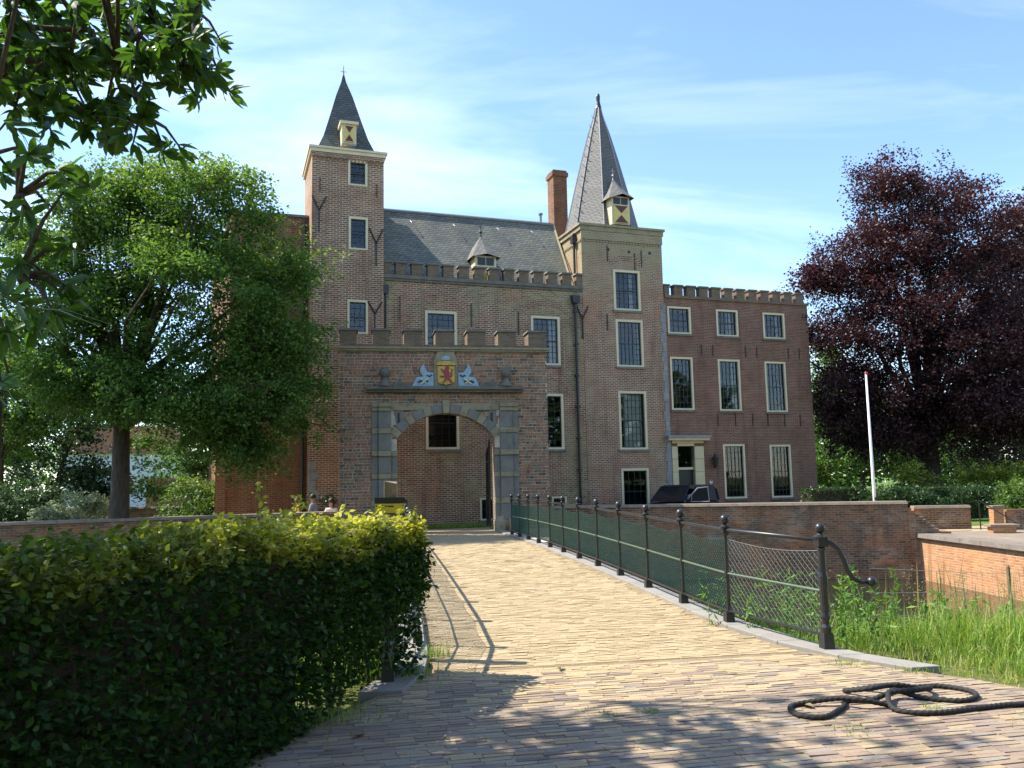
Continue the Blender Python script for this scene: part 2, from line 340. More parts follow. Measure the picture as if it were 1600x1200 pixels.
def clinker(name, stops):
    n = N(name); co = n.objco(); g = n.geo(); oi = n.n('ObjectInfo')
    r = n.math('FRACT', n.math('ADD', g.outputs['Random Per Island'], oi.outputs['Random']))
    col = n.ramp(r, stops)
    gp = g.outputs['Position']
    dust = n.noise(gp, 0.7, 6, 0.65)
    col = n.mix(n.maprange(dust, 0.4, 0.7, 0.0, 0.35), col, (0.42, 0.34, 0.22))
    col = n.mix(n.maprange(n.noise(gp, 45, 4, 0.75), 0.45, 0.8, 0, 0.5), col, (0.10, 0.08, 0.06))
    return n.done(n.pbr(col, 0.82, n.bump(n.noise(gp, 90, 4, 0.7), 0.5, 0.004), 0, 0.3))
M['clinker_yellow'] = clinker('yellow_clinker', [(0.0, (0.39, 0.29, 0.16)), (0.4, (0.425, 0.325, 0.18)), (0.8, (0.45, 0.345, 0.195)), (1.0, (0.40, 0.295, 0.175))])
def piece_brick(name, stops, patches):
    n = N(name); g = n.geo(); oi = n.n('ObjectInfo'); gp = g.outputs['Position']
    r = n.math('FRACT', n.math('ADD', g.outputs['Random Per Island'], oi.outputs['Random']))
    col = n.ramp(r, stops)
    for (pc, ps, lo, hi, amt, off) in patches:
        mp_ = n.n('Mapping'); mp_.inputs['Location'].default_value = (off, off * 0.7, off * 0.3); n.l(gp, mp_.inputs['Vector'])
        col = n.mix(n.maprange(n.noise(mp_.outputs[0], ps, 6, 0.7, 0.5), lo, hi, 0.0, amt), col, pc)
    fine = n.noise(gp, 35, 5, 0.7)
    col = n.mix(n.maprange(fine, 0.42, 0.75, 0, 0.5), col, (0.09, 0.07, 0.06))
    return n.done(n.pbr(col, 0.92, n.bump(fine, 0.7, 0.01), 0, 0.25))
M['gate_piece'] = piece_brick('gate_brick_piece', [(0.0, (0.10, 0.08, 0.065)), (0.18, (0.21, 0.13, 0.083)), (0.4, (0.33, 0.155, 0.085)), (0.62, (0.40, 0.205, 0.11)), (0.8, (0.28, 0.18, 0.115)), (0.92, (0.17, 0.155, 0.125)), (1.0, (0.40, 0.26, 0.145))],
    [((0.26, 0.24, 0.17), 0.55, 0.52, 0.68, 0.5, 2.0), ((0.15, 0.125, 0.10), 0.7, 0.52, 0.68, 0.5, 15.0), ((0.42, 0.19, 0.10), 0.6, 0.50, 0.66, 0.5, 33.0)])
M['gate_mortar'] = simple('old_lime_mortar', (0.50, 0.44, 0.34), 0.95, var=0.35, scale=3.0, bump=0.5)
M['clinker_mix'] = clinker('mixed_clinker', [(0.0, (0.16, 0.125, 0.105)), (0.2, (0.25, 0.18, 0.135)), (0.42, (0.31, 0.225, 0.155)), (0.60, (0.37, 0.28, 0.165)), (0.78, (0.23, 0.175, 0.145)), (0.9, (0.27, 0.235, 0.20)), (1.0, (0.42, 0.32, 0.17))])
n_ = N('moat_water'); co_ = n_.objco()
M['water'] = n_.done(n_.pbr((0.018, 0.020, 0.012), 0.06, n_.bump(n_.noise(co_, 2.5, 4, 0.6), 0.12, 0.05), 0, 0.5))

# ---------------------------------------------------------------- geometry helpers
def link(o, parent=None):
    COL.objects.link(o)
    if parent is not None: o.parent = parent
    return o

def tag(o, label=None, cat=None, group=None, kind=None):
    if label: o['label'] = label
    if cat: o['category'] = cat
    if group: o['group'] = group
    if kind or cat: o['kind'] = kind or 'thing'
    return o

def empty(name, loc=(0, 0, 0), rz=0.0):
    o = bpy.data.objects.new(name, None); link(o)
    o.empty_display_size = 0.2; o.location = loc; o.rotation_euler = (0, 0, rz)
    return o

class MB:
    def __init__(s): s.v = []; s.f = []
    def poly(s, pts):
        i = len(s.v); s.v += [tuple(p) for p in pts]; s.f.append(tuple(range(i, i + len(pts)))); return s
    def box(s, x0, x1, y0, y1, z0, z1, tx=0.0, ty=0.0):
        """box; tx, ty shrink the top on each side"""
        i = len(s.v)
        s.v += [(x0, y0, z0), (x1, y0, z0), (x1, y1, z0), (x0, y1, z0),
                (x0 + tx, y0 + ty, z1), (x1 - tx, y0 + ty, z1), (x1 - tx, y1 - ty, z1), (x0 + tx, y1 - ty, z1)]
        for q in ((3, 2, 1, 0), (4, 5, 6, 7), (0, 1, 5, 4), (1, 2, 6, 5), (2, 3, 7, 6), (3, 0, 4, 7)): s.f.append(tuple(i + k for k in q))
        return s
    def prism(s, pts, y0, y1):
        """outline in x,z pushed from y0 to y1"""
        n = len(pts); i = len(s.v)
        s.v += [(x, y0, z) for x, z in pts] + [(x, y1, z) for x, z in pts]
        s.f.append(tuple(range(i, i + n))); s.f.append(tuple(range(i + 2 * n - 1, i + n - 1, -1)))
        for k in range(n):
            m = (k + 1) % n; s.f.append((i + m, i + k, i + n + k, i + n + m))
        return s
    def slab(s, pts, z0, z1):
        """outline in x,y pushed from z0 to z1"""
        n = len(pts); i = len(s.v)
        s.v += [(x, y, z0) for x, y in pts] + [(x, y, z1) for x, y in pts]
        s.f.append(tuple(range(i + n - 1, i - 1, -1))); s.f.append(tuple(range(i + n, i + 2 * n)))
        for k in range(n):
            m = (k + 1) % n; s.f.append((i + k, i + m, i + n + m, i + n + k))
        return s
    def lathe(s, prof, n=12, c=(0, 0, 0), rot=0.0):
        i = len(s.v)
        for r, z in prof:
            for k in range(n):
                a = 2 * math.pi * k / n + rot; s.v.append((c[0] + r * math.cos(a), c[1] + r * math.sin(a), c[2] + z))
        for j in range(len(prof) - 1):
            for k in range(n):
                m = (k + 1) % n; s.f.append((i + j * n + k, i + j * n + m, i + (j + 1) * n + m, i + (j + 1) * n + k))
        s.f.append(tuple(range(i + n - 1, i - 1, -1))); j = i + (len(prof) - 1) * n; s.f.append(tuple(range(j, j + n)))
        return s
    def ball(s, c, r, n=10, m=6):
        return s.lathe([(max(1e-4, r * math.sin(math.pi * k / m)), -r * math.cos(math.pi * k / m)) for k in range(m + 1)], n, c)
    def tube(s, pts, r, n=6, caps=True):
        pts = [Vector(p) for p in pts]; i = len(s.v); L = len(pts)
        rr = r if isinstance(r, (list, tuple)) else [r] * L
        up = None
        for k, p in enumerate(pts):
            d = (pts[min(k + 1, L - 1)] - pts[max(k - 1, 0)]).normalized()
            if up is None: up = Vector((0, 0, 1)) if abs(d.z) < 0.9 else Vector((1, 0, 0))
            a = d.cross(up)
            if a.length < 1e-4: a = d.cross(Vector((1, 0, 0)))
            a.normalize(); b = a.cross(d).normalized(); up = b
            for q in range(n):
                t = 2 * math.pi * q / n; s.v.append(tuple(p + a * (rr[k] * math.cos(t)) + b * (rr[k] * math.sin(t))))
        for k in range(L - 1):
            for q in range(n):
                m = (q + 1) % n; s.f.append((i + k * n + q, i + k * n + m, i + (k + 1) * n + m, i + (k + 1) * n + q))
        if caps:
            s.f.append(tuple(range(i + n - 1, i - 1, -1))); j = i + (L - 1) * n; s.f.append(tuple(range(j, j + n)))
        return s
    def bar(s, p, q, r, n=4): return s.tube([p, q], r, n)
    def mesh(s, name):
        me = bpy.data.meshes.new(name); me.from_pydata(s.v, [], s.f); me.update(); return me
    def build(s, name, mat, parent=None, smooth=False, bevel=0.0, recalc=False):
        me = s.mesh(name); me.materials.append(M[mat] if isinstance(mat, str) else mat)
        if smooth: me.polygons.foreach_set('use_smooth', [True] * len(me.polygons))
        o = link(bpy.data.objects.new(name, me), parent)
        if bevel:
            b = o.modifiers.new('bevel', 'BEVEL'); b.width = bevel; b.segments = 2; b.limit_method = 'ANGLE'
        return o

def fast_quads(name, V, mat, parent=None, attr=None):
    """V: (n, 4, 3) array of quads -> one mesh"""
    V = np.asarray(V, dtype=np.float32); n = V.shape[0]
    me = bpy.data.meshes.new(name); me.vertices.add(n * 4); me.vertices.foreach_set('co', V.reshape(-1))
    me.loops.add(n * 4); me.loops.foreach_set('vertex_index', np.arange(n * 4, dtype=np.int32))
    me.polygons.add(n); me.polygons.foreach_set('loop_start', np.arange(0, n * 4, 4, dtype=np.int32))
    me.update(calc_edges=True); me.shade_flat(); me.materials.append(M[mat])
    if attr is not None:
        a = me.attributes.new('young_lit', 'FLOAT', 'POINT'); a.data.foreach_set('value', np.repeat(np.asarray(attr, np.float32), 4))
    return link(bpy.data.objects.new(name, me), parent)

def fast_mesh(name, V, F, mat, parent=None, attr=None):
    """V (n,3), F (m,4) index quads"""
    V = np.asarray(V, np.float32); F = np.asarray(F, np.int32)
    me = bpy.data.meshes.new(name); me.vertices.add(len(V)); me.vertices.foreach_set('co', V.reshape(-1))
    me.loops.add(len(F) * 4); me.loops.foreach_set('vertex_index', F.reshape(-1))
    me.polygons.add(len(F)); me.polygons.foreach_set('loop_start', np.arange(0, len(F) * 4, 4, dtype=np.int32))
    me.update(calc_edges=True); me.shade_flat(); me.materials.append(M[mat])
    if attr is not None:
        a = me.attributes.new('young_lit', 'FLOAT', 'POINT'); a.data.foreach_set('value', np.asarray(attr, np.float32))
    return link(bpy.data.objects.new(name, me), parent)

def unit(a): return a / np.maximum(np.linalg.norm(a, axis=1, keepdims=True), 1e-6)

def leaf_quads(P, size, rng, droop=0.3, flat=0.5, width=0.6, out=None, outw=0.0):
    """one folded leaf quad at each point"""
    n = len(P); a = rng.normal(size=(n, 3)); a[:, 2] = a[:, 2] * (1 - flat) - droop
    if out is not None: a = a + out * outw
    a = unit(a); t = rng.normal(size=(n, 3)); t[:, 2] *= 0.35
    s = unit(np.cross(a, unit(np.cross(a, t))))
    L = size * rng.uniform(0.65, 1.25, (n, 1)); W = L * width * 0.5
    nrm = np.cross(a, s)
    q = np.stack([P, P + a * L * 0.5 + s * W + nrm * L * 0.06, P + a * L, P + a * L * 0.5 - s * W + nrm * L * 0.06], axis=1)
    return q

# ---------------------------------------------------------------- ground, water, terraces
def camber(y):
    return max(0.0, 0.0923 * (1 - ((y - 17) / 9.0) ** 2))

WATER = -1.75
# near bank: flat by the camera, falling to the moat
mb = MB()
prof = [(-400, -0.06), (-60, -0.06), (2.0, -0.05), (7.9, -0.05), (8.8, -0.25), (10.2, -0.8), (12.0, -1.7), (13.5, -2.3)]
xs = [-400, -60, -20, -8, -4, -1.5, 0.3, 4.2, 6, 8, 10, 13, 16.8]
for j in range(len(prof) - 1):
    for i in range(len(xs) - 1):
        (y0, z0), (y1, z1) = prof[j], prof[j + 1]
        mb.poly([(xs[i], y0, z0), (xs[i + 1], y0, z0), (xs[i + 1], y1, z1), (xs[i], y1, z1)])
mb.poly([(16.8, -400, -0.06), (400, -400, -0.06), (400, 12.0, -0.06), (16.8, 12.0, -0.06)])
tag(mb.build('ground', 'soil'), kind='structure')
mb = MB(); mb.poly([(-400, 8.5, WATER), (17.3, 8.5, WATER), (17.3, 45, WATER), (-400, 45, WATER)])
tag(mb.build('moat_water', 'water'), kind='structure')

# castle island: courtyard near the gate, a little lower by the wing
mb = MB()
gx = [-400, -40, -14.2, -8, -1.6, 2, 5.6, 9, 12, 16.6, 17.6]
def isl_front(x):
    if x <= -1.6: return 25.95 + (x + 14.2) * 0.262
    if x <= 5.6: return 28.3
    return 28.55 - (x - 5.6) * 0.325
def isl_z(x): return -0.02 if x <= 5.6 else max(-0.3, -0.02 - (x - 5.6) * 0.08)
for i in range(len(gx) - 1):
    a, b = gx[i], gx[i + 1]
    fa = isl_front(max(a, -14.2)) + 0.3; fb = isl_front(max(b, -14.2)) + 0.3
    if b == 5.6: fb = 28.5
    mb.poly([(a, fa, isl_z(a)), (b, fb, isl_z(b)), (b, 600, isl_z(b)), (a, 600, isl_z(a))])
mb.poly([(17.6, 25.4, -0.3), (400, 25.4, -0.3), (400, 600, -0.3), (17.6, 600, -0.3)])
tag(mb.build('courtyard', 'court'), kind='structure')
mb = MB(); mb.poly([(17.2, 12.0, -0.31), (400, 12.0, -0.31), (400, 25.4, -0.31), (17.2, 25.4, -0.31)])
tag(mb.build('lower_terrace', 'terrace'), kind='structure')
mb = MB()
mb.poly([(0.0, 29.6, -0.014), (8.2, 31.0, -0.014), (8.2, 33.2, -0.014), (0.0, 31.8, -0.014)])
mb.poly([(18.2, 27.5, -0.292), (400, 27.5, -0.292), (400, 600, -0.292), (20.4, 600, -0.292)])
mb.poly([(-400, 30.6, -0.014), (-5.9, 30.6, -0.014), (-5.9, 600, -0.014), (-400, 600, -0.014)])
tag(mb.build('lawn', 'lawn'), kind='structure')

# bridge body and paving bed
mb = MB()
ys = [7.6 + 0.5 * k for k in range(42)] + [28.4]
for a, b in zip(ys[:-1], ys[1:]):
    mb.poly([(0.2, a, camber(a) - 0.045), (4.15, a, camber(a) - 0.045), (4.15, b, camber(b) - 0.045), (0.2, b, camber(b) - 0.045)])
    mb.poly([(4.15, a, -2.4), (4.15, b, -2.4), (4.15, b, camber(b) - 0.045), (4.15, a, camber(a) - 0.045)])
    mb.poly([(0.2, b, -2.4), (0.2, a, -2.4), (0.2, a, camber(a) - 0.045), (0.2, b, camber(b) - 0.045)])
tag(mb.build('bridge', 'brick_moat'), kind='structure')

LEFT_EDGE = [(7.7, 0.46), (7.32, 0.14), (5.56, -0.86), (3.2, -2.2), (0.0, -4.0), (-2, -5)]
RIGHT_EDGE = [(7.7, 4.06), (7.0, 4.45), (6.0, 5.05), (4.0, 6.3), (0.0, 8.5), (-2, 9.5)]
def edge(tab, y):
    for (a, xa), (b, xb) in zip(tab[:-1], tab[1:]):
        if b <= y <= a: return xa + (xb - xa) * (a - y) / (a - b)
    return tab[-1][1]
mb = MB()
yy = [-2 + 0.5 * k for k in range(20)] + [7.7]
for a, b in zip(yy[:-1], yy[1:]):
    mb.poly([(edge(LEFT_EDGE, a), a, -0.0065), (edge(RIGHT_EDGE, a), a, -0.0065), (edge(RIGHT_EDGE, b), b, -0.0065), (edge(LEFT_EDGE, b), b, -0.0065)])
for k in range(41):
    a, b = 7.7 + k * 0.5, 7.7 + (k + 1) * 0.5
    mb.poly([(0.46, a, camber(a) - 0.005), (3.76 + max(0, 9 - a) * 0.2, a, camber(a) - 0.005), (3.76 + max(0, 9 - b) * 0.2, b, camber(b) - 0.005), (0.46, b, camber(b) - 0.005)])
paving = tag(mb.build('paving', 'joint'), kind='structure')

def brick_verts(rng, L, W, n):
    """n bricks with a worn arris: 8 vertices each, local to their centres"""
    hx, hy = L / 2, W / 2
    lo = np.array([(-hx, -hy, -0.03), (hx, -hy, -0.03), (hx, hy, -0.03), (-hx, hy, -0.03)])
    e = 0.0035
    f_ = e * 0.35
    hi = np.array([(-hx + f_, -hy + e, 0), (hx - f_, -hy + e, 0), (hx - f_, hy - e, 0), (-hx + f_, hy - e, 0)])
    v = np.repeat(np.concatenate([lo, hi])[None], n, 0)
    v[:, 4:, :] += rng.normal(size=(n, 4, 3)) * np.array([0.0025, 0.0025, 0.0012])
    v[:, :, 0] *= rng.uniform(0.985, 1.0, (n, 1))
    return v
BF = np.array([(4, 5, 6, 7), (0, 1, 5, 4), (1, 2, 6, 5), (2, 3, 7, 6), (3, 0, 4, 7)])
rng = np.random.default_rng(11)
BL, BW = 0.20, 0.0585
def lay(rows, region):
    """brick centres, row by row, half-bond with drifting joints"""
    out = []
    for r, (y, bend) in enumerate(rows):
        x0, x1 = region(y); x = math.floor(x0 / BL) * BL - rng.uniform(0, BL)
        while x < x1 + 0.05:
            cx = x + BL / 2
            yy_ = y + bend * (cx - 2.0) + 0.02 * math.sin(cx * 1.7 + y * 0.8) + rng.normal() * 0.0016
            xa, xb = region(yy_)
            if xa + 0.06 < cx < xb - 0.06: out.append((cx, yy_, bend))
            x += BL + 0.001
    return np.array(out)
bridge_b = lay([(7.76 + 0.0622 * k, 0.0) for k in range(int((27.9 - 7.76) / 0.0622))], lambda y: (0.48, 3.74 + max(0, 9 - y) * 0.2))
front_b = lay([(3.6 + 0.0622 * k, 0.035 * min(1.0, max(0.0, (7.7 - (3.6 + 0.0622 * k)) / 1.2))) for k in range(int((7.70 - 3.6) / 0.0622))], lambda y: (edge(LEFT_EDGE, min(7.69, y)) + 0.05, edge(RIGHT_EDGE, min(7.69, y)) - 0.02) if y < 7.69 else (9, 9))
def brick_field(name, B, mat, tops):
    n = len(B); v = brick_verts(rng, BL, BW, n)
    a = B[:, 2] + rng.normal(size=n) * 0.018; c, s = np.cos(a)[:, None], np.sin(a)[:, None]
    x = v[:, :, 0] * c - v[:, :, 1] * s; y = v[:, :, 0] * s + v[:, :, 1] * c
    z = v[:, :, 2] + tops[:, None] + rng.normal(size=(n, 1)) * 0.0012 + v[:, :, 0] * rng.normal(size=(n, 1)) * 0.008 + v[:, :, 1] * rng.normal(size=(n, 1)) * 0.02
    V = np.stack([x + B[:, 0:1], y + B[:, 1:2], z], 2).reshape(-1, 3)
    F = (BF[None] + (np.arange(n) * 8)[:, None, None]).reshape(-1, 4)
    return fast_mesh(name, V, F, mat, paving)
tag(brick_field('bridge_bricks', bridge_b, 'clinker_yellow', np.array([camber(y) for y in bridge_b[:, 1]])), kind='stuff')
# the 300 that show largest: nearest rows inside the frame
def in_view(b):
    q = cam.matrix_world.inverted() @ Vector((b[0], b[1], 0.0)); k = 1290 / -q.z
    return abs(q.x * k) < 815 and -q.y * k < 612
near = [i for i in range(len(front_b)) if in_view(front_b[i])]
near.sort(key=lambda i: front_b[i][1])
near_set = set(near[:300])
rest = front_b[[i for i in range(len(front_b)) if i not in near_set]]
blend = rng.uniform(size=len(rest)) < np.clip((rest[:, 1] - 6.3) / 1.5, 0, 0.75)
tag(brick_field('forecourt_bricks', rest[~blend], 'clinker_mix', np.zeros((~blend).sum())), kind='stuff')
tag(brick_field('forecourt_bricks', rest[blend], 'clinker_yellow', np.zeros(blend.sum())), kind='stuff')
protos = []
for k in range(12):
    v = brick_verts(rng, BL, BW, 1)[0]; me = bpy.data.meshes.new('brick'); me.from_pydata([tuple(p) for p in v], [], [tuple(int(i) for i in f) for f in BF]); me.materials.append(M['clinker_mix']); protos.append(me)
for q, i in enumerate(near[:300]):
    b = front_b[i]; o = link(bpy.data.objects.new('brick', protos[q % 12]), paving)
    o.location = (b[0], b[1], rng.normal() * 0.0016); o.rotation_euler = (rng.normal() * 0.02, rng.normal() * 0.008, b[2] + rng.normal() * 0.02)

# kerbs of the bridge: stone after stone
kerb_r = tag(empty('kerb', (3.9, 7.6, 0)), 'pale grey stone kerb under the right railing of the bridge', 'kerb')
kerb_l = tag(empty('kerb', (0.3, 7.6, 0)), 'pale grey stone kerb under the left railing, beside the hedge', 'kerb')
def kerb_line(parent, pts):
    ox, oy = parent.location.x, parent.location.y
    for (ax0, ax1, ay), (bx0, bx1, by) in zip(pts[:-1], pts[1:]):
        za, zb = camber(ay), camber(by); g = 0.004
        m = MB(); i = [(ax0 - ox, ay + g - oy), (ax1 - ox, ay + g - oy), (bx1 - ox, by - g - oy), (bx0 - ox, by - g - oy)]
        zz = (za, za, zb, zb)
        m.v = [(x, y, z - 0.25) for (x, y), z in zip(i, zz)] + [(x, y, z + 0.03) for (x, y), z in zip(i, zz)]
        m.f = [(3, 2, 1, 0), (4, 5, 6, 7), (0, 1, 5, 4), (1, 2, 6, 5), (2, 3, 7, 6), (3, 0, 4, 7)]
        m.build('kerb_stone', 'kerb', parent, bevel=0.008)
pr = [(4.52, 4.80, 6.75), (4.18, 4.46, 7.35), (3.95, 4.24, 8.1), (3.80, 4.10, 9.0), (3.75, 4.05, 10.0)] + [(3.75, 4.05, 10.0 + 1.25 * k) for k in range(1, 15)]
kerb_line(kerb_r, pr)
pl = [(-0.2, 0.16, 7.0), (0.0, 0.36, 7.6), (0.12, 0.44, 8.3), (0.14, 0.46, 9.2)] + [(0.14, 0.46, 9.2 + 1.25 * k) for k in range(1, 15)]
kerb_line(kerb_l, pl)

# ---------------------------------------------------------------- the castle
CA = 0.1743
CO = (2.5, 32.3, 0.0)
def castle_part(name, label, cat='building', group='castle buildings'):
    return tag(empty(name, CO, CA), label, cat)

def wall_face(m, s0, s1, z0, z1, d, holes, reveal=0.22):
    """front wall in the plane y=d with rectangular openings and their reveals"""
    xs_ = sorted({s0, s1, *[h[0] for h in holes], *[h[1] for h in holes]}); zs_ = sorted({z0, z1, *[h[2] for h in holes], *[h[3] for h in holes]})
    for a, b in zip(xs_[:-1], xs_[1:]):
        for c, e in zip(zs_[:-1], zs_[1:]):
            cx, cz = (a + b) / 2, (c + e) / 2
            if any(h[0] < cx < h[1] and h[2] < cz < h[3] for h in holes): continue
            m.poly([(a, d, c), (b, d, c), (b, d, e), (a, d, e)])
    for (a, b, c, e) in holes:
        r = d + reveal
        m.poly([(a, d, c), (a, r, c), (a, r, e), (a, d, e)][::-1]); m.poly([(b, d, c), (b, r, c), (b, r, e), (b, d, e)])
        m.poly([(a, d, e), (b, d, e), (b, r, e), (a, r, e)][::-1]); m.poly([(a, d, c), (b, d, c), (b, r, c), (a, r, c)])

def window(parent, a, b, c, e, d=0.0, cols=4, rows=6, curtain=None, fw=0.10, sill=True, cut_bottom=False, meet=None):
    """cream frame > dark glazing bars, two panes, stone sill, curtain"""
    m = MB(); y0, y1 = d - 0.025, d + 0.14
    m.box(a, a + fw, y0, y1, c, e); m.box(b - fw, b, y0, y1, c, e); m.box(a + fw, b - fw, y0 + 0.002, y1, e - fw, e)
    if not cut_bottom: m.box(a + fw, b - fw, y0 + 0.002, y1, c, c + fw * 0.8)
    w = m.build('window', 'cream', parent)
    ia, ib, ic, ie = a + fw, b - fw, c + (0 if cut_bottom else fw * 0.8), e - fw
    mid = ic + (ie - ic) * (meet or 0.5)
    s = MB(); y = d + 0.06; t = 0.035; k = 0.011
    s.box(ia, ia + t, y, y + 0.05, ic, ie); s.box(ib - t, ib, y, y + 0.05, ic, ie)
    s.box(ia + t, ib - t, y, y + 0.05, ic, ic + t); s.box(ia + t, ib - t, y, y + 0.05, ie - t, ie); s.box(ia + t, ib - t, y - 0.01, y + 0.05, mid - 0.025, mid + 0.025)
    for q in range(1, cols):
        x = ia + (ib - ia) * q / cols; s.box(x - k, x + k, y + 0.006, y + 0.04, ic + t, mid - 0.026); s.box(x - k, x + k, y + 0.006, y + 0.04, mid + 0.026, ie - t)
    for q in range(1, rows):
        z = ic + (ie - ic) * q / rows
        if abs(z - mid) < 0.06: continue
        s.box(ia + t, ib - t, y + 0.009, y + 0.037, z - k, z + k)
    s.build('glazing_bars', 'sash', w)
    for z0, z1, ty in ((ic, mid, 0.004), (mid, ie, -0.003)):
        g = MB(); g.poly([(ia, y + 0.028 + ty, z0), (ib, y + 0.028 - ty, z0), (ib, y + 0.028 - ty, z1), (ia, y + 0.028 + ty, z1)]); g.build('pane', 'glass', w)
    if sill:
        g = MB(); g.box(a - 0.06, b + 0.06, d - 0.07, d + 0.1, c - 0.09, c - 0.003); g.build('sill', 'bluestone' if sill == 'blue' else 'capstone', w)
    for (f0, f1) in (curtain or []):
        x0, x1 = ia + (ib - ia) * f0, ia + (ib - ia) * f1; g = MB(); nn = 14
        pts = [(x0 + (x1 - x0) * q / nn, y + 0.16 + 0.02 * math.sin(q * 1.9)) for q in range(nn + 1)]
        for (p, q) in zip(pts[:-1], pts[1:]): g.poly([(p[0], p[1], ic), (q[0], q[1], ic), (q[0], q[1], ie), (p[0], p[1], ie)])
        g.build('curtain', 'curtain', w)
    return w

def anchor(parent, s, z0, z1, d=0.0, y_shape=False):
    m = MB()
    if y_shape:
        zm = z0 + (z1 - z0) * 0.6
        m.box(s - 0.025, s + 0.025, d - 0.05, d + 0.02, z0, zm)
        m.tube([(s, d - 0.03, zm), (s - 0.27, d - 0.03, z1)], 0.028, 4); m.tube([(s, d - 0.03, zm), (s + 0.27, d - 0.03, z1)], 0.028, 4)
    else: m.box(s - 0.014, s + 0.014, d - 0.04, d + 0.02, z0, z1)
    m.build('wall_anchor', 'iron', parent)

def merlons(parent, spots, z0, z1, d0, d1, capmat='capstone'):
    for (a, b) in spots:
        m = MB(); m.box(a, b, d0, d1, z0, z1); o = m.build('merlon', 'merlon', parent)
        c = MB(); c.box(a - 0.045, b + 0.045, d0 - 0.05, d1 + 0.05, z1 + 0.002, z1 + 0.075, 0.02, 0.02); c.build('cap_stone', capmat, o)

def brick_arch(parent, s, z, half, rise, d, n=22, t=0.26):
    """relieving arch of upright bricks over an opening"""
    rad = (half * half + rise * rise) / (2 * rise); a0 = math.asin(min(1, half / rad)); m = MB(); cz = z + rise - rad
    for q in range(n):
        u0 = -a0 + 2 * a0 * (q + 0.06) / n; u1 = -a0 + 2 * a0 * (q + 0.94) / n
        p = [(s + rad * math.sin(u0), cz + rad * math.cos(u0)), (s + rad * math.sin(u1), cz + rad * math.cos(u1)), (s + (rad + t) * math.sin(u1), cz + (rad + t) * math.cos(u1)), (s + (rad + t) * math.sin(u0), cz + (rad + t) * math.cos(u0))]
        m.prism(p, d - 0.012, d + 0.05)
    m.build('relieving_arch', 'brick_tower', parent)

def hourglass(parent, s0, s1, z0, z1, d):
    """yellow shutter with the dark red hourglass"""
    m = MB(); m.box(s0, s1, d, d + 0.05, z0, z1); o = m.build('shutter', 'shutter_y', parent)
    sm, zm = (s0 + s1) / 2, (z0 + z1) / 2; t = MB(); e = 0.03
    t.prism([(s0 + e, z1 - e), (s1 - e, z1 - e), (sm, zm + 0.04)], d - 0.012, d - 0.002); t.prism([(s1 - e, z0 + e), (s0 + e, z0 + e), (sm, zm - 0.04)], d - 0.012, d - 0.002)
    t.build('painted_hourglass', 'shutter_r', o)
    return o

# great hall ------------------------------------------------------
hall = castle_part('castle_hall', 'brown brick castle hall with battlements and grey slate roof between the two towers')
HW = [(-0.85, 0.44, 6.30, 8.38), (3.59, 4.87, 6.34, 8.38), (3.62, 4.94, 2.88, 5.16), (-0.85, 0.49, 2.91, 5.0), (1.30, 2.0, 0.12, 1.0), (4.33, 4.98, 0.30, 0.97)]
m = MB()
wall_face(m, -2.6, 5.95, -0.4, 9.62, 0.0, HW, 0.25)
m.box(-2.45, 5.90, 5.3, 5.6, -0.4, 9.6)
m.poly([(5.9, 0.3, -0.4), (5.9, 5.3, -0.4), (5.9, 5.3, 9.6), (5.9, 2.8, 13.1), (5.9, 0.3, 9.6)])
m.build('wall', 'brick_hall', hall)
m = MB(); m.box(-2.4, 5.85, 0.3, 5.2, 5.7, 5.75); m.box(-2.4, 5.85, 1.6, 1.65, -0.3, 9.4); m.build('inner_wall', 'dark_inside', hall)
for k, h in enumerate(HW[:4]): window(hall, *h, 0.0, 5 if k in (0, 1) else 4, 8 if k < 2 else 7, [(0.72, 0.98)] if k == 1 else None, sill='blue')
for h in HW[4:]: window(hall, *h, 0.0, 3, 4, None, 0.07, sill=True)
m = MB(); m.box(-2.498, 5.93, -0.10, 0.32, 9.60, 9.74); m.box(-2.496, 5.93, -0.05, 0.3, 9.50, 9.598); m.build('parapet_cornice', 'capstone', hall)
merlons(hall, [(-2.49, -2.2)] + [(-2.01 + 0.64 * i, -1.59 + 0.64 * i) for i in range(12)] + [(5.67, 5.925)], 9.741, 10.22, -0.03, 0.27)
# roof of slates: two slopes, ridge in lead
m = MB(); RZ, RD = 13.25, 2.8
m.poly([(-2.45, 0.55, 9.55), (5.82, 0.55, 9.55), (5.82, RD, RZ), (-2.45, RD, RZ)]); m.poly([(5.82, 5.2, 9.55), (-2.45, 5.2, 9.55), (-2.45, RD, RZ), (5.82, RD, RZ)])
m.poly([(5.82, 0.55, 9.55), (5.82, 5.2, 9.55), (5.82, RD, RZ)])
roof = m.build('roof', 'slate_hall', hall)
m = MB(); m.tube([(-2.45, RD, RZ + 0.03), (5.84, RD, RZ + 0.03)], 0.07, 6); m.build('ridge', 'lead', roof)
m = MB(); m.tube([(5.84, 0.55, 9.58), (5.84, RD, RZ + 0.02)], 0.06, 4); m.build('verge', 'sandstone', roof)
for s_ in (-0.9, 1.0, 3.0, 4.6):
    m = MB(); m.tube([(s_, 2.45, 12.78), (s_ + 0.03, 2.30, 12.66), (s_ + 0.3, 2.06, 12.12)], 0.014, 4); m.build('roof_hook', 'lead', roof)
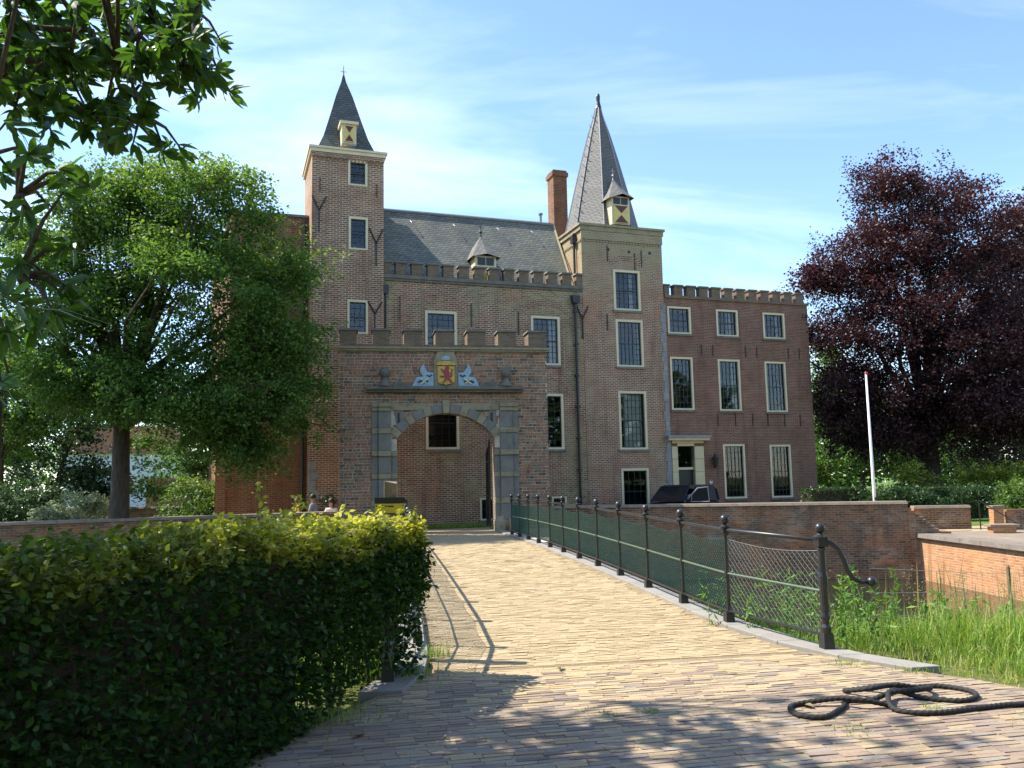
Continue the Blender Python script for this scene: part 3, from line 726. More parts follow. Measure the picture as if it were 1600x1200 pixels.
# roof dormer
m = MB(); m.box(1.42, 2.34, 0.62, 1.9, 9.8, 10.95); dorm = m.build('dormer', 'cream', hall)
m = MB(); m.box(1.53, 1.86, 0.585, 0.615, 10.55, 10.86); m.box(1.91, 2.23, 0.585, 0.615, 10.55, 10.86); m.box(1.53, 2.23, 0.59, 0.615, 9.9, 10.46); m.build('dormer_pane', 'sash', dorm)
m = MB(); m.prism([(1.60, 9.9), (2.14, 9.9), (1.88, 10.40)], 0.56, 0.585); m.build('painted_triangle', 'shutter_y', dorm)
m = MB(); m.poly([(1.30, 0.5, 10.93), (2.46, 0.5, 10.93), (2.12, 1.05, 11.5), (1.64, 1.05, 11.5)])
c = (1.88, 1.25, 11.98)
m.v = []; m.f = []
base = [(1.28, 0.46, 10.86), (1.88, 0.36, 10.98), (2.48, 0.46, 10.86), (2.5, 2.0, 10.9), (1.26, 2.0, 10.9)]; mid = [(1.56, 0.86, 11.38), (1.88, 0.80, 11.42), (2.2, 0.86, 11.38), (2.22, 1.9, 11.4), (1.54, 1.9, 11.4)]
for i in range(5):
    j = (i + 1) % 5; m.poly([base[i], base[j], mid[j], mid[i]]); m.poly([mid[i], mid[j], c])
m.build('dormer_roof', 'slate_spire', dorm)
m = MB(); m.lathe([(0.05, 0), (0.02, 0.12), (0.07, 0.2), (0.02, 0.28), (0.012, 0.5)], 8, (1.88, 1.25, 11.95)); m.tube([(1.78, 1.25, 12.38), (1.98, 1.25, 12.38)], 0.014, 4); m.build('finial', 'iron', dorm)
# blind niche, arches, iron
m = MB(); m.box(1.36, 2.28, -0.012, 0.02, 6.4, 8.62); m.prism([(1.36, 8.62), (2.28, 8.62), (2.05, 8.74), (1.82, 8.78), (1.59, 8.74)], -0.012, 0.02); m.build('blind_niche', 'brick_tower', hall)
brick_arch(hall, -0.2, 8.62, 1.15, 0.42, 0.0); brick_arch(hall, 4.23, 8.5, 0.95, 0.34, 0.0); brick_arch(hall, 4.28, 5.35, 0.9, 0.42, 0.0, 20)
for s_, z0, z1 in ((-1.85, 7.9, 8.9), (1.05, 7.8, 8.75), (3.05, 7.6, 8.5)): anchor(hall, s_, z0, z1)
anchor(hall, 5.9, 7.5, 8.9, -0.02, True)
m = MB(); m.tube([(5.56, -0.10, 9.05), (5.56, -0.10, -0.2)], 0.062, 8); m.box(5.42, 5.70, -0.24, -0.003, 8.98, 9.3, -0.04, 0)
for z in (8.6, 7.2, 5.9, 4.6, 3.3, 2.0): m.box(5.47, 5.65, -0.17, -0.005, z, z + 0.06)
m.build('downpipe', 'iron', hall)
m = MB(); m.tube([(-2.42, -0.08, 9.0), (-2.42, -0.08, 5.5)], 0.045, 6); m.box(-2.5, -2.32, -0.16, -0.004, 8.95, 9.3); m.build('downpipe', 'iron', hall)
m = MB(); m.tube([(5.3, 3.0, 13.2), (5.3, 3.0, 13.75)], 0.06, 8); m.lathe([(0.11, 0), (0.11, 0.07), (0.04, 0.1)], 8, (5.3, 3.0, 13.75)); m.build('flue_pipe', 'lead', hall)

# left tower ------------------------------------------------------
lt = castle_part('square_tower', 'tall square brick tower on the left with dark slate spire and three small windows')
LW_ = [(-3.89, -3.14, 13.15, 14.17), (-3.86, -3.12, 10.6, 11.9), (-3.9, -3.11, 7.32, 8.63)]
m = MB(); D0 = -0.14
wall_face(m, -5.25, -2.5, -0.4, 14.36, D0, LW_, 0.25)
m.poly([(-5.25, 3.0, -0.4), (-5.25, D0, -0.4), (-5.25, D0, 14.36), (-5.25, 3.0, 14.36)]); m.poly([(-2.5, D0, -0.4), (-2.5, 3.0, -0.4), (-2.5, 3.0, 14.36), (-2.5, D0, 14.36)]); m.poly([(-2.5, 3, -0.4), (-5.25, 3, -0.4), (-5.25, 3, 14.36), (-2.5, 3, 14.36)])
m.build('wall', 'brick_tower', lt)
m = MB(); m.box(-5.1, -2.65, 1.2, 1.25, -0.3, 14.2); m.box(-5.1, -2.65, 0.2, 1.19, 9.3, 9.35); m.build('inner_wall', 'dark_inside', lt)
for h in LW_: window(lt, *h, D0, 3, 5, None, 0.085, sill=False)
m = MB()
for q in range(19): m.box(-5.25 + 0.145 * q, -5.25 + 0.145 * q + 0.075, D0 - 0.035, D0 + 0.01, 14.08, 14.15)
m.box(-5.27, -2.48, D0 - 0.05, D0 + 0.01, 14.17, 14.345); tag(m.build('brick_band', 'brick_tower', lt), kind='stuff')
m = MB(); m.box(-5.33, -2.42, D0 - 0.08, 3.08, 14.362, 14.50); m.box(-5.38, -2.37, D0 - 0.13, 3.13, 14.502, 14.585); m.build('cornice', 'cream', lt)
m = MB(); cx_, cy_ = -3.88, 1.43; prof = [(1.30, 14.587), (1.10, 14.80), (0.88, 15.35), (0.64, 16.2), (0.33, 17.35), (0.1, 18.05), (0.03, 18.4)]
m.lathe([(r * 1.4142, z) for r, z in prof], 4, (cx_, cy_, 0), math.pi / 4); sp = m.build('spire', 'slate_dark', lt)
m = MB(); m.lathe([(0.07, 18.2), (0.03, 18.45), (0.012, 18.8)], 6, (cx_, cy_, 0)); m.tube([(cx_ - .12, cy_, 18.55), (cx_ + .12, cy_, 18.55)], 0.012, 4); m.build('finial', 'lead', sp)
m = MB(); m.box(-4.12, -3.56, -0.05, 1.0, 14.85, 15.64); dl = m.build('dormer', 'cream', lt)
m = MB(); m.box(-4.2, -3.48, -0.13, 1.0, 15.642, 15.76); m.build('dormer_roof', 'cream', dl)
hourglass(dl, -4.03, -3.65, 14.92, 15.58, -0.105)
m = MB(); m.box(-4.12, -3.56, -0.10, -0.052, 14.78, 14.848); m.build('sill', 'lead', dl)
anchor(lt, -4.95, 12.8, 13.35, D0); anchor(lt, -2.78, 12.75, 13.3, D0)
anchor(lt, -4.98, 11.2, 12.6, D0, True); anchor(lt, -2.8, 10.0, 11.5, D0, True); anchor(lt, -2.85, 7.4, 8.6, D0, True)
for q in range(7):
    w_ = 0.34 if q % 2 else 0.24
    m = MB(); m.box(-5.27, -5.27 + w_, D0 - 0.02, D0 + 0.2, 0.1 + 0.34 * q, 0.1 + 0.34 * q + 0.325); m.build('quoin_stone', 'grey_quoin', lt)

# left wing, behind the maple -------------------------------------
lw = castle_part('brick_side_wing', 'tall plain brick wing left of the square tower, half hidden by the green tree')
m = MB(); P = [(-8.15, 1.0), (-5.255, 1.0), (-5.255, 9.0), (-8.95, 9.0)]
for (a, b) in zip(P, P[1:] + P[:1]): m.poly([(*a, -0.4), (*b, -0.4), (*b, 12.05), (*a, 12.05)])
m.poly([(x, y, 12.05) for x, y in P]); m.build('wall', 'brick_left', lw)
m = MB(); m.box(-8.25, -5.258, 0.93, 1.2, 12.052, 12.15); m.build('coping', 'capstone', lw)
m = MB(); m.tube([(-5.42, 0.93, 12.0), (-5.42, 0.93, 0)], 0.05, 6); m.build('downpipe', 'iron', lw)
m = MB(); m.box(-8.52, -8.155, 0.86, 1.9, -0.4, 6.2); m.box(-8.50, -8.17, 0.9, 1.88, 6.2, 6.5, 0.05, 0.3); m.build('buttress', 'brick_left', lw)

# right tower with the tall octagonal spire -----------------------
rt = castle_part('spire_tower', 'square grey-brown brick tower with tall octagonal slate spire, right of the hall')
RW_ = [(7.39, 8.67, 8.80, 10.57), (7.43, 8.72, 6.36, 8.40), (7.44, 8.76, 2.85, 5.32), (7.46, 8.75, 0.15, 2.06)]
m = MB(); D1 = -0.02
wall_face(m, 5.95, 9.8, -0.6, 12.2, D1, RW_, 0.25)
m.poly([(5.95, 3.8, -0.4), (5.95, D1, -0.4), (5.95, D1, 12.2), (5.95, 3.8, 12.2)]); m.poly([(9.8, D1, -0.6), (9.8, 3.8, -0.6), (9.8, 3.8, 12.2), (9.8, D1, 12.2)]); m.poly([(9.8, 3.8, -0.4), (5.95, 3.8, -0.4), (5.95, 3.8, 12.2), (9.8, 3.8, 12.2)])
m.build('wall', 'brick_spire', rt)
m = MB(); m.box(6.05, 9.7, 1.9, 1.95, -0.3, 12.0); m.box(6.05, 9.7, 0.3, 1.89, 5.7, 5.75); m.build('inner_wall', 'dark_inside', rt)
window(rt, *RW_[0], D1, 5, 7, [(0.66, 0.9)], 0.1, sill='blue'); window(rt, *RW_[1], D1, 6, 8, [(0.84, 1.0)], 0.1, sill='blue')
window(rt, *RW_[2], D1, 6, 8, [(0.2, 0.98)], 0.1, sill='blue'); window(rt, *RW_[3], D1, 4, 4, None, 0.1, sill='blue')
m = MB()
for q in range(27): m.box(5.97 + 0.142 * q, 5.97 + 0.142 * q + 0.075, D1 - 0.04, D1 + 0.01, 11.72, 11.80)
m.box(5.93, 9.82, D1 - 0.05, D1 + 0.01, 11.82, 12.195)
for q in range(25): m.box(5.90, 5.96, 0.02 + 0.15 * q, 0.1 + 0.15 * q, 11.72, 11.80)
tag(m.build('brick_band', 'brick_spire', rt), kind='stuff')
m = MB(); m.box(5.88, 9.87, D1 - 0.07, 3.87, 12.202, 12.40); m.box(5.82, 9.93, D1 - 0.13, 3.93, 12.402, 12.50); m.build('cornice', 'sandstone', rt)
m = MB(); cx2, cy2 = 7.875, 1.9
prof = [(1.62, 12.502), (1.56, 12.75), (1.48, 13.1), (1.13, 14.7), (0.78, 16.2), (0.45, 17.5), (0.24, 18.2), (0.12, 18.72)]
m.lathe([(r / math.cos(math.pi / 8), z) for r, z in prof], 8, (cx2, cy2, 0), math.pi / 8); sp = m.build('spire', 'slate_spire', rt)
m = MB()
for k in (3, 4, 5, 6):
    a = math.pi / 8 + k * math.pi / 4
    m.tube([(cx2 + (r + 0.012) / math.cos(math.pi / 8) * math.cos(a), cy2 + (r + 0.012) / math.cos(math.pi / 8) * math.sin(a), z) for r, z in prof], 0.028, 4)
m.build('hip_lead', 'lead', sp)
m = MB(); m.lathe([(0.16, 18.72), (0.12, 18.85), (0.085, 19.05), (0.10, 19.3), (0.07, 19.42)], 8, (cx2, cy2, 0)); m.build('finial', 'iron', sp)
for q in range(11):
    t = 0.06 + 0.085 * q; a = math.pi / 8 + 4 * math.pi / 4; z = 12.8 + t * 5.9; r = np.interp(z, [p[1] for p in prof], [p[0] for p in prof]) / math.cos(math.pi / 8)
    px_, py_ = cx2 + r * math.cos(a), cy2 + r * math.sin(a)
    m = MB(); m.tube([(px_, py_, z), (px_ - 0.13, py_ - 0.03, z + 0.02), (px_ - 0.16, py_ - 0.03, z + 0.13)], 0.016, 4); m.build('ladder_hook', 'lead', sp)
# spire dormer
m = MB(); m.box(7.44, 8.30, -0.02, 1.2, 12.6, 13.86); ds = m.build('dormer', 'cream', rt)
hourglass(ds, 7.53, 8.21, 12.64, 13.44, -0.075)
m = MB(); m.box(7.53, 7.84, -0.05, -0.022, 13.50, 13.78); m.box(7.90, 8.21, -0.05, -0.022, 13.50, 13.78); m.build('dormer_pane', 'sash', ds)
m = MB(); base = [(7.22, -0.2, 13.68), (7.87, -0.28, 13.90), (8.46, -0.2, 13.76), (8.42, 1.4, 13.8), (7.26, 1.4, 13.8)]; mid = [(7.57, 0.2, 14.24), (7.86, 0.14, 14.32), (8.13, 0.2, 14.26), (8.11, 1.3, 14.3), (7.6, 1.3, 14.3)]; c = (7.86, 0.6, 14.86)
for i in range(5):
    j = (i + 1) % 5; m.poly([base[i], base[j], mid[j], mid[i]]); m.poly([mid[i], mid[j], c])
m.build('dormer_roof', 'slate_spire', ds)
m = MB(); m.lathe([(0.05, 0), (0.02, 0.12), (0.07, 0.2), (0.02, 0.28), (0.012, 0.55)], 8, (7.86, 0.6, 14.8)); m.tube([(7.76, 0.6, 15.22), (7.96, 0.6, 15.22)], 0.014, 4); m.build('finial', 'lead', ds)
# chimney behind
m = MB(); m.box(6.32, 7.02, 3.85, 4.6, 9.0, 16.05); ch = m.build('chimney', 'brick_left', rt)
m = MB(); m.box(6.26, 7.08, 3.79, 4.66, 16.052, 16.25); m.box(6.32, 7.02, 3.85, 4.6, 16.252, 16.36); m.build('chimney_cap', 'brick_left', ch)
for s_, z0, z1 in ((7.15, 10.9, 11.6), (8.45, 10.6, 11.35), (8.78, 10.75, 11.5)): anchor(rt, s_, z0, z1, D1)
anchor(rt, 7.05, 7.9, 8.6, D1)
m = MB(); m.tube([(5.86, 0.55, 12.2), (5.86, 0.55, 10.2)], 0.05, 6); m.box(5.74, 5.94, 0.42, 0.68, 11.75, 12.1); m.build('downpipe', 'iron', rt)
for q in range(22):
    w_ = 0.20 if q % 2 else 0.27
    m = MB(); m.box(9.86 - w_, 9.86, D1 - 0.022, D1 + 0.2, -0.25 + 0.43 * q, -0.25 + 0.43 * q + 0.42); m.build('quoin_stone', 'grey_quoin', rt)
brick_arch(rt, 8.03, 10.75, 0.72, 0.24, D1, 16, 0.22)
m = MB()
for s_, z in ((7.2, 11.42), (8.2, 11.38), (9.2, 11.40)): m.box(s_ - 0.06, s_ + 0.06, D1 - 0.006, D1 + 0.05, z - 0.05, z + 0.07)
m.build('putlog_hole', 'dark_inside', rt)

# right wing ------------------------------------------------------
rw = castle_part('brick_wing', 'red-brown brick wing with battlements, eight cream-framed windows and the cream doorway')
WW = [(9.99, 11.15, 7.9, 9.11), (12.45, 13.58, 7.88, 9.09), (14.91, 16.09, 7.86, 9.06),
      (10.02, 11.14, 4.55, 6.87), (12.42, 13.55, 4.53, 6.83), (14.87, 16.0, 4.50, 6.80),
      (12.48, 13.59, 0.68, 3.05), (14.90, 16.02, 0.66, 3.02)]
DOOR = (10.18, 11.01, -0.32, 2.98)
m = MB(); D2 = 0.05
wall_face(m, 9.8, 17.4, -0.6, 9.48, D2, WW + [DOOR], 0.25)
m.poly([(17.4, D2, -0.6), (17.4, 8, -0.6), (17.4, 8, 9.48), (17.4, D2, 9.48)]); m.poly([(17.4, 8, -0.6), (9.8, 8, -0.6), (9.8, 8, 9.48), (17.4, 8, 9.48)]); m.poly([(9.8, D2 + .01, 9.40), (17.4, D2 + .01, 9.40), (17.4, 8, 9.40), (9.8, 8, 9.40)])
m.build('wall', 'brick_wing', rw)
m = MB(); m.box(9.9, 17.3, 1.8, 1.85, -0.3, 9.3); m.box(9.9, 17.3, 0.35, 1.79, 3.8, 3.85); m.box(9.9, 17.3, 0.35, 1.79, 7.3, 7.35); m.build('inner_wall', 'dark_inside', rw)
for k, h in enumerate(WW): window(rw, *h, D2, 5 if k else 4, 4 if k < 3 else 8, {0: None, 1: [(0.6, 0.85)], 4: [(0.78, 1.0)], 2: [(0.68, 0.85)]}.get(k), 0.085, sill=True, meet=0.5)
m = MB(); m.box(9.87, 17.45, D2 - 0.07, D2 + 0.3, 9.482, 9.60); m.build('parapet_cornice', 'merlon', rw)
merlons(rw, [(9.88, 10.13)] + [(10.37 + 0.641 * i, 10.80 + 0.641 * i) for i in range(11)], 9.602, 10.02, D2 - 0.02, D2 + 0.28, 'merlon')
for s_ in (11.62, 12.2, 13.9, 14.5, 16.2, 16.8): anchor(rw, s_, 6.95, 7.45, D2)
for s_ in (12.3, 13.2, 14.1, 14.9, 15.8, 16.65): anchor(rw, s_, 3.85, 4.4, D2)
# doorway
m = MB()
for a, b in ((9.90, 10.18), (11.01, 11.46)):
    for q in range(6): m.box(a, b, D2 - 0.09, D2 + 0.2, -0.32 + 0.55 * q, -0.32 + 0.55 * q + 0.535)
m.box(10.182, 11.008, D2 - 0.07, D2 + 0.2, 2.98, 3.10); m.box(9.90, 11.46, D2 - 0.10, D2 + 0.2, 3.102, 3.22)
ds_ = m.build('door_surround', 'cream_wall', rw)
m = MB(); m.box(9.66, 11.66, D2 - 0.30, D2 + 0.1, 3.222, 3.33); m.build('door_cornice', 'cream_wall', ds_)
m = MB(); m.box(9.60, 11.72, D2 - 0.36, D2 + 0.1, 3.332, 3.43); m.build('door_lead_cover', 'lead', ds_)
m = MB(); m.box(10.18, 11.01, D2 + 0.05, D2 + 0.16, 1.97, 2.07); m.build('transom', 'cream', ds_)
m = MB(); m.box(10.18, 11.01, D2 + 0.12, D2 + 0.17, -0.32, 1.965)
for z0, z1 in ((0.0, 0.8), (0.95, 1.8)): m.box(10.27, 10.92, D2 + 0.105, D2 + 0.118, z0, z1)
dr = m.build('door', 'sash', rw)
m = MB(); m.ball((10.9, D2 + 0.09, 0.75), 0.035); m.build('handle', 'chrome', dr)
m = MB(); m.poly([(10.18, D2 + 0.12, 2.07), (11.01, D2 + 0.12, 2.07), (11.01, D2 + 0.12, 2.98), (10.18, D2 + 0.12, 2.98)]); m.build('fanlight_pane', 'glass', ds_)
m = MB(); m.box(9.8, 11.6, D2 - 0.6, D2 - 0.003, -0.6, -0.2); m.build('doorstep', 'bluestone', rw)
wlamp = tag(empty('wall_lantern', CO, CA), 'black iron lantern on the brick wall right of the cream doorway', 'lantern')
m = MB(); m.lathe([(0.05, 2.05), (0.10, 2.10), (0.15, 2.42), (0.17, 2.44), (0.08, 2.56), (0.02, 2.66)], 6, (11.95, D2 - 0.2, 0)); m.build('lantern_case', 'iron', wlamp)
m = MB(); m.tube([(11.95, D2 - 0.002, 2.25), (11.95, D2 - 0.1, 2.0), (11.95, D2 - 0.2, 2.06)], 0.02, 5); m.build('bracket', 'iron', wlamp)
plq = tag(empty('wall_shield', CO, CA), 'small blue and white shield plaque beside the doorway', 'plaque')
m = MB(); m.prism([(11.75, 1.50), (11.75, 1.38), (11.81, 1.31), (11.87, 1.38), (11.87, 1.50)], D2 - 0.012, D2 - 0.002); m.build('plate', 'white_paint', plq)
m = MB(); m.prism([(11.755, 1.495), (11.865, 1.495), (11.81, 1.42)], D2 - 0.016, D2 - 0.0125); m.prism([(11.78, 1.35), (11.84, 1.35), (11.81, 1.41)], D2 - 0.016, D2 - 0.0125); m.build('blue_field', 'cloth_navy', plq)

# ---------------------------------------------------------------- the gate arch
GO, GA = (3.82, 28.23, 0.0), 0.0225
gate = tag(empty('gate_arch', GO, GA), 'free-standing brick gate with round arch, battlements and coat of arms at the bridge end', 'gate')
OC, OH, SPR, APX = -1.67, 1.67, 3.15, 4.0
rad = (OH * OH + (APX - SPR) ** 2) / (2 * (APX - SPR)); ARC_Z = APX - rad; A0 = math.asin(OH / rad)
arc = [(OC + rad * math.sin(-A0 + 2 * A0 * k / 24), ARC_Z + rad * math.cos(-A0 + 2 * A0 * k / 24)) for k in range(25)]
GT = 0.75
m = MB()
for y, fl in ((0.0, 1), (GT, -1)):
    def pq(p): m.poly([(x, y, z) for x, z in p][::fl])
    pq([(-5.24, -0.3), (OC - OH, -0.3), (OC - OH, 6.12), (-5.24, 6.12)]); pq([(OC + OH, -0.3), (1.89, -0.3), (1.89, 6.12), (OC + OH, 6.12)])
    for a, b in zip(arc[:-1], arc[1:]): pq([a, b, (b[0], 6.12), (a[0], 6.12)])
for a, b in zip(arc[:-1], arc[1:]): m.poly([(a[0], 0, a[1]), (a[0], GT, a[1]), (b[0], GT, b[1]), (b[0], 0, b[1])])
for x in (OC - OH, OC + OH): m.poly([(x, 0, -0.3), (x, GT, -0.3), (x, GT, SPR), (x, 0, SPR)])
for x in (-5.24, 1.89): m.poly([(x, 0, -0.3), (x, GT, -0.3), (x, GT, 6.12), (x, 0, 6.12)])
m.build('wall', 'brick_gate', gate)
# the face of the gate, brick by brick: a bed of mortar and the bricks proud of it
m = MB()
def pq2(p): m.poly([(x, -0.004, z) for x, z in p])
pq2([(-5.238, -0.3), (OC - OH, -0.3), (OC - OH, 6.118), (-5.238, 6.118)]); pq2([(OC + OH, -0.3), (1.888, -0.3), (1.888, 6.118), (OC + OH, 6.118)])
for a, b in zip(arc[:-1], arc[1:]): pq2([a, b, (b[0], 6.118), (a[0], 6.118)])
bed = m.build('mortar_bed', 'gate_mortar', gate)
rgb_ = np.random.default_rng(19); gb = []
for r_ in range(61):
    z0 = 0.02 + 0.0999 * r_; z1 = z0 + 0.086
    if z1 > 6.11: break
    x = -5.236 - (0.0 if r_ % 2 else rgb_.uniform(0.05, 0.1))
    while x < 1.88:
        ln = (0.275 if r_ % 2 == 0 else 0.13) * rgb_.uniform(0.94, 1.04) if rgb_.uniform() > 0.12 else 0.2
        a_, b_ = max(x, -5.236), min(x + ln, 1.886); x += ln + rgb_.uniform(0.011, 0.018)
        if b_ - a_ < 0.04: continue
        cx_ = (a_ + b_) / 2; cz_ = (z0 + z1) / 2; dx_ = abs(cx_ - OC)
        if dx_ < OH + 0.06 and (cz_ < SPR or cz_ < ARC_Z + math.sqrt(max(0, rad * rad - dx_ * dx_)) + 0.12): continue
        # those wholly behind pilasters are left out
        if cz_ < 4.3 and (-4.15 < a_ and b_ < -3.34 or 0.02 < a_ and b_ < 0.82): continue
        gb.append((a_, b_, z0 + rgb_.normal() * 0.003, z1 + rgb_.normal() * 0.003, rgb_.uniform(0.006, 0.014)))
def gbrick(a_, b_, z0, z1, p_):
    e = 0.004; j = rgb_.normal(size=8) * 0.002
    return [(a_, -0.003, z0), (b_, -0.003, z0), (b_, -0.003, z1), (a_, -0.003, z1), (a_ + e + j[0], -0.004 - p_, z0 + e + j[1]), (b_ - e + j[2], -0.004 - p_, z0 + e + j[3]), (b_ - e + j[4], -0.004 - p_, z1 - e + j[5]), (a_ + e + j[6], -0.004 - p_, z1 - e + j[7])]
GF = [(4, 5, 6, 7), (0, 1, 5, 4), (1, 2, 6, 5), (2, 3, 7, 6), (3, 0, 4, 7)]
big_ = sorted(range(len(gb)), key=lambda i: (-(gb[i][1] - gb[i][0]) if gb[i][2] > 2.0 else 0))[:300]; bs_ = set(big_)
gp_ = []
for i in big_[:14]:
    a_, b_, z0, z1, p_ = gb[i]; me = bpy.data.meshes.new('brick'); w2, h2 = 0.1375, (z1 - z0) / 2
    me.from_pydata(gbrick(-w2, w2, -h2, h2, p_), [], GF); me.materials.append(M['gate_piece']); gp_.append(me)
for q, i in enumerate(big_):
    a_, b_, z0, z1, p_ = gb[i]; o = link(bpy.data.objects.new('brick', gp_[q % 14]), bed); o.location = ((a_ + b_) / 2, 0, (z0 + z1) / 2); o.scale = ((b_ - a_) / 0.275, 1, 1)
V_ = []; F_ = []
for i in range(len(gb)):
    if i in bs_: continue
    k = len(V_); V_ += gbrick(*gb[i]); F_ += [tuple(k + t for t in f) for f in GF]
tag(fast_mesh('bricks', V_, F_, 'gate_piece', gate), kind='stuff')
m = MB(); m.box(-5.30, 1.95, -0.10, GT + 0.1, 6.122, 6.19); m.box(-5.34, 1.99, -0.15, GT + 0.15, 6.192, 6.26); m.build('string_course', 'sandstone', gate)
m = MB(); m.box(-5.24, 1.89, 0.0, GT, 6.262, 6.36); m.build('parapet', 'merlon', gate)
merlons(gate, [(-5.24, -4.69), (-4.15, -3.57), (-3.09, -2.48), (-2.01, -1.37), (-0.90, -0.29), (0.18, 0.82), (1.26, 1.89)], 6.362, 6.83, 0.0, GT)
# voussoirs: bluestone and sandstone in turn
nv = 13
for k in range(nv):
    key = k == nv // 2; blue = (k % 2 == 1) and not key
    w0 = [0.9, 1.15][int(blue)]
    u = [0.0]
    for q in range(nv): u.append(u[-1] + (0.75 if q == nv // 2 else (1.15 if q % 2 else 0.85)))
    u0 = -A0 + 2 * A0 * u[k] / u[-1] + 0.004; u1 = -A0 + 2 * A0 * u[k + 1] / u[-1] - 0.004
    r0, r1 = rad - 0.015, rad + (0.44 if key else 0.30); steps = 3
    pin = [(OC + r0 * math.sin(u0 + (u1 - u0) * q / steps), ARC_Z + r0 * math.cos(u0 + (u1 - u0) * q / steps)) for q in range(steps + 1)]
    pout = [(OC + r1 * math.sin(u1 - (u1 - u0) * q / steps), ARC_Z + r1 * math.cos(u1 - (u1 - u0) * q / steps)) for q in range(steps + 1)]
    m = MB(); m.prism(pin + pout, -0.11 if key else -0.05, 0.3); m.build('keystone' if key else 'arch_stone', 'bluestone' if blue else 'sandstone', gate, bevel=0.012)
# pilasters of stacked stones, with the narrower strips beside them
zs = [(0.0, 0.32, 's', 0.12), (0.325, 0.9, 'b', 0.05), (0.905, 1.09, 's', 0.09), (1.095, 1.79, 'b', 0.05), (1.795, 1.97, 's', 0.08), (1.975, 2.54, 'b', 0.05), (2.545, 2.73, 's', 0.12), (2.735, 3.30, 'b', 0.05), (3.305, 3.49, 's', 0.08), (3.495, 4.06, 'b', 0.05), (4.065, 4.20, 's', 0.09), (4.203, 4.34, 's', 0.14)]
for (o0, o1, i0, i1) in ((-4.17, -3.96, -3.955, -3.53), (0.62, 0.83, 0.18, 0.615)):
    for z0, z1, t, pd in zs:
        mt = 'sandstone' if t == 's' else 'bluestone'
        m = MB(); m.box(i0, i1, -pd - 0.07, 0.1, z0, z1); m.build('pilaster_stone', mt, gate, bevel=0.012)
        m = MB(); m.box(o0, o1, -pd, 0.1, z0, z1); m.build('pilaster_stone', mt, gate, bevel=0.012)
for x0, x1 in ((-3.525, -3.32), (-0.02, 0.175)):
    for z0, z1, t, pd in zs[:7]:
        m = MB(); m.box(x0, x1, -pd * 0.6, 0.32, z0, z1); m.build('jamb_stone', 'sandstone' if t == 's' else 'bluestone', gate, bevel=0.012)
m = MB(); m.box(-3.525, 0.175, -0.035, 0.1, 4.10, 4.34); m.build('lintel_band', 'sandstone', gate)
for x in (-3.28, -0.1):
    m = MB(); m.box(x - 0.09, x + 0.16, -0.02, 0.05, 3.5, 4.06); ln = m.build('slot_stone', 'bluestone', gate)
    m = MB(); m.box(x - 0.04, x + 0.04, -0.026, -0.021, 3.58, 4.0); m.build('slot', 'dark_inside', ln)
segs = [-4.36, -3.5, -2.62, -1.67, -0.72, 0.16, 1.0]
for a, b in zip(segs[:-1], segs[1:]):
    m = MB(); m.prism([(0, 0)], 0, 0) if False else None
    m.box(a + 0.003, b - 0.003, -0.20, 0.05, 4.70, 4.78); m.box(a + 0.003, b - 0.003, -0.30, 0.05, 4.782, 4.89); m.build('cornice_stone', 'capstone', gate, bevel=0.01)
for x in (-3.74, 0.42):
    m = MB(); m.lathe([(0.25, 4.892), (0.23, 4.94), (0.13, 5.06), (0.085, 5.15), (0.10, 5.20)], 14, (x, -0.12, 0)); o = m.build('ball_pedestal', 'capstone', gate, smooth=True)
    m = MB(); m.ball((x, -0.12, 5.365), 0.185, 16, 10); m.build('stone_ball', 'capstone', o, smooth=True)
    m = MB(); sg = 1 if x < -1 else -1
    m.prism([(x + sg * 0.3, 4.892), (x + sg * 0.95, 4.892), (x + sg * 0.9, 5.02), (x + sg * 0.62, 5.0), (x + sg * 0.5, 5.13), (x + sg * 0.36, 5.06)][::sg], -0.10, 0.02); m.build('scroll', 'capstone', gate)
# coat of arms
sx = -1.67
m = MB(); m.box(sx - 0.40, sx + 0.40, -0.10, 0.05, 4.892, 5.80); m.prism([(sx - 0.40, 5.80), (sx + 0.40, 5.80), (sx + 0.28, 6.11), (sx - 0.28, 6.11)], -0.09, 0.05); m.build('arms_backing', 'sandstone', gate)
m = MB(); m.prism([(sx - 0.16, 5.82), (sx + 0.16, 5.82), (sx + 0.13, 5.92), (sx, 5.97), (sx - 0.13, 5.92)], -0.115, -0.092); m.build('small_crest', 'skyblue', gate)
m = MB(); m.prism([(sx - 0.29, 5.60), (sx - 0.29, 5.06), (sx - 0.22, 4.98), (sx - 0.05, 4.965), (sx, 4.93), (sx + 0.05, 4.965), (sx + 0.22, 4.98), (sx + 0.29, 5.06), (sx + 0.29, 5.60)], -0.17, -0.102); sh = m.build('shield', 'gold', gate, bevel=0.015)
m = MB(); pts = [(-0.34, 5.62), (0.34, 5.62), (0.30, 5.70), (0.16, 5.76), (0, 5.775), (-0.16, 5.76), (-0.30, 5.70)]
m.prism([(sx + x, z) for x, z in pts], -0.20, -0.102); m.build('shield_crown', 'gold', gate, bevel=0.015)
lion = [(-0.02, 0.27), (0.05, 0.30), (0.10, 0.27), (0.11, 0.20), (0.08, 0.14), (0.12, 0.05), (0.13, -0.03), (0.10, -0.10), (0.16, -0.16), (0.21, -0.25), (0.24, -0.30), (0.16, -0.29), (0.11, -0.22), (0.03, -0.15), (-0.02, -0.20), (-0.06, -0.27), (-0.13, -0.29), (-0.07, -0.20), (-0.04, -0.12), (-0.05, -0.05), (-0.13, -0.06), (-0.22, -0.04), (-0.20, -0.08), (-0.10, -0.11), (-0.05, 0.0), (-0.08, 0.06), (-0.15, 0.12), (-0.20, 0.20), (-0.16, 0.21), (-0.09, 0.14), (-0.04, 0.18)]
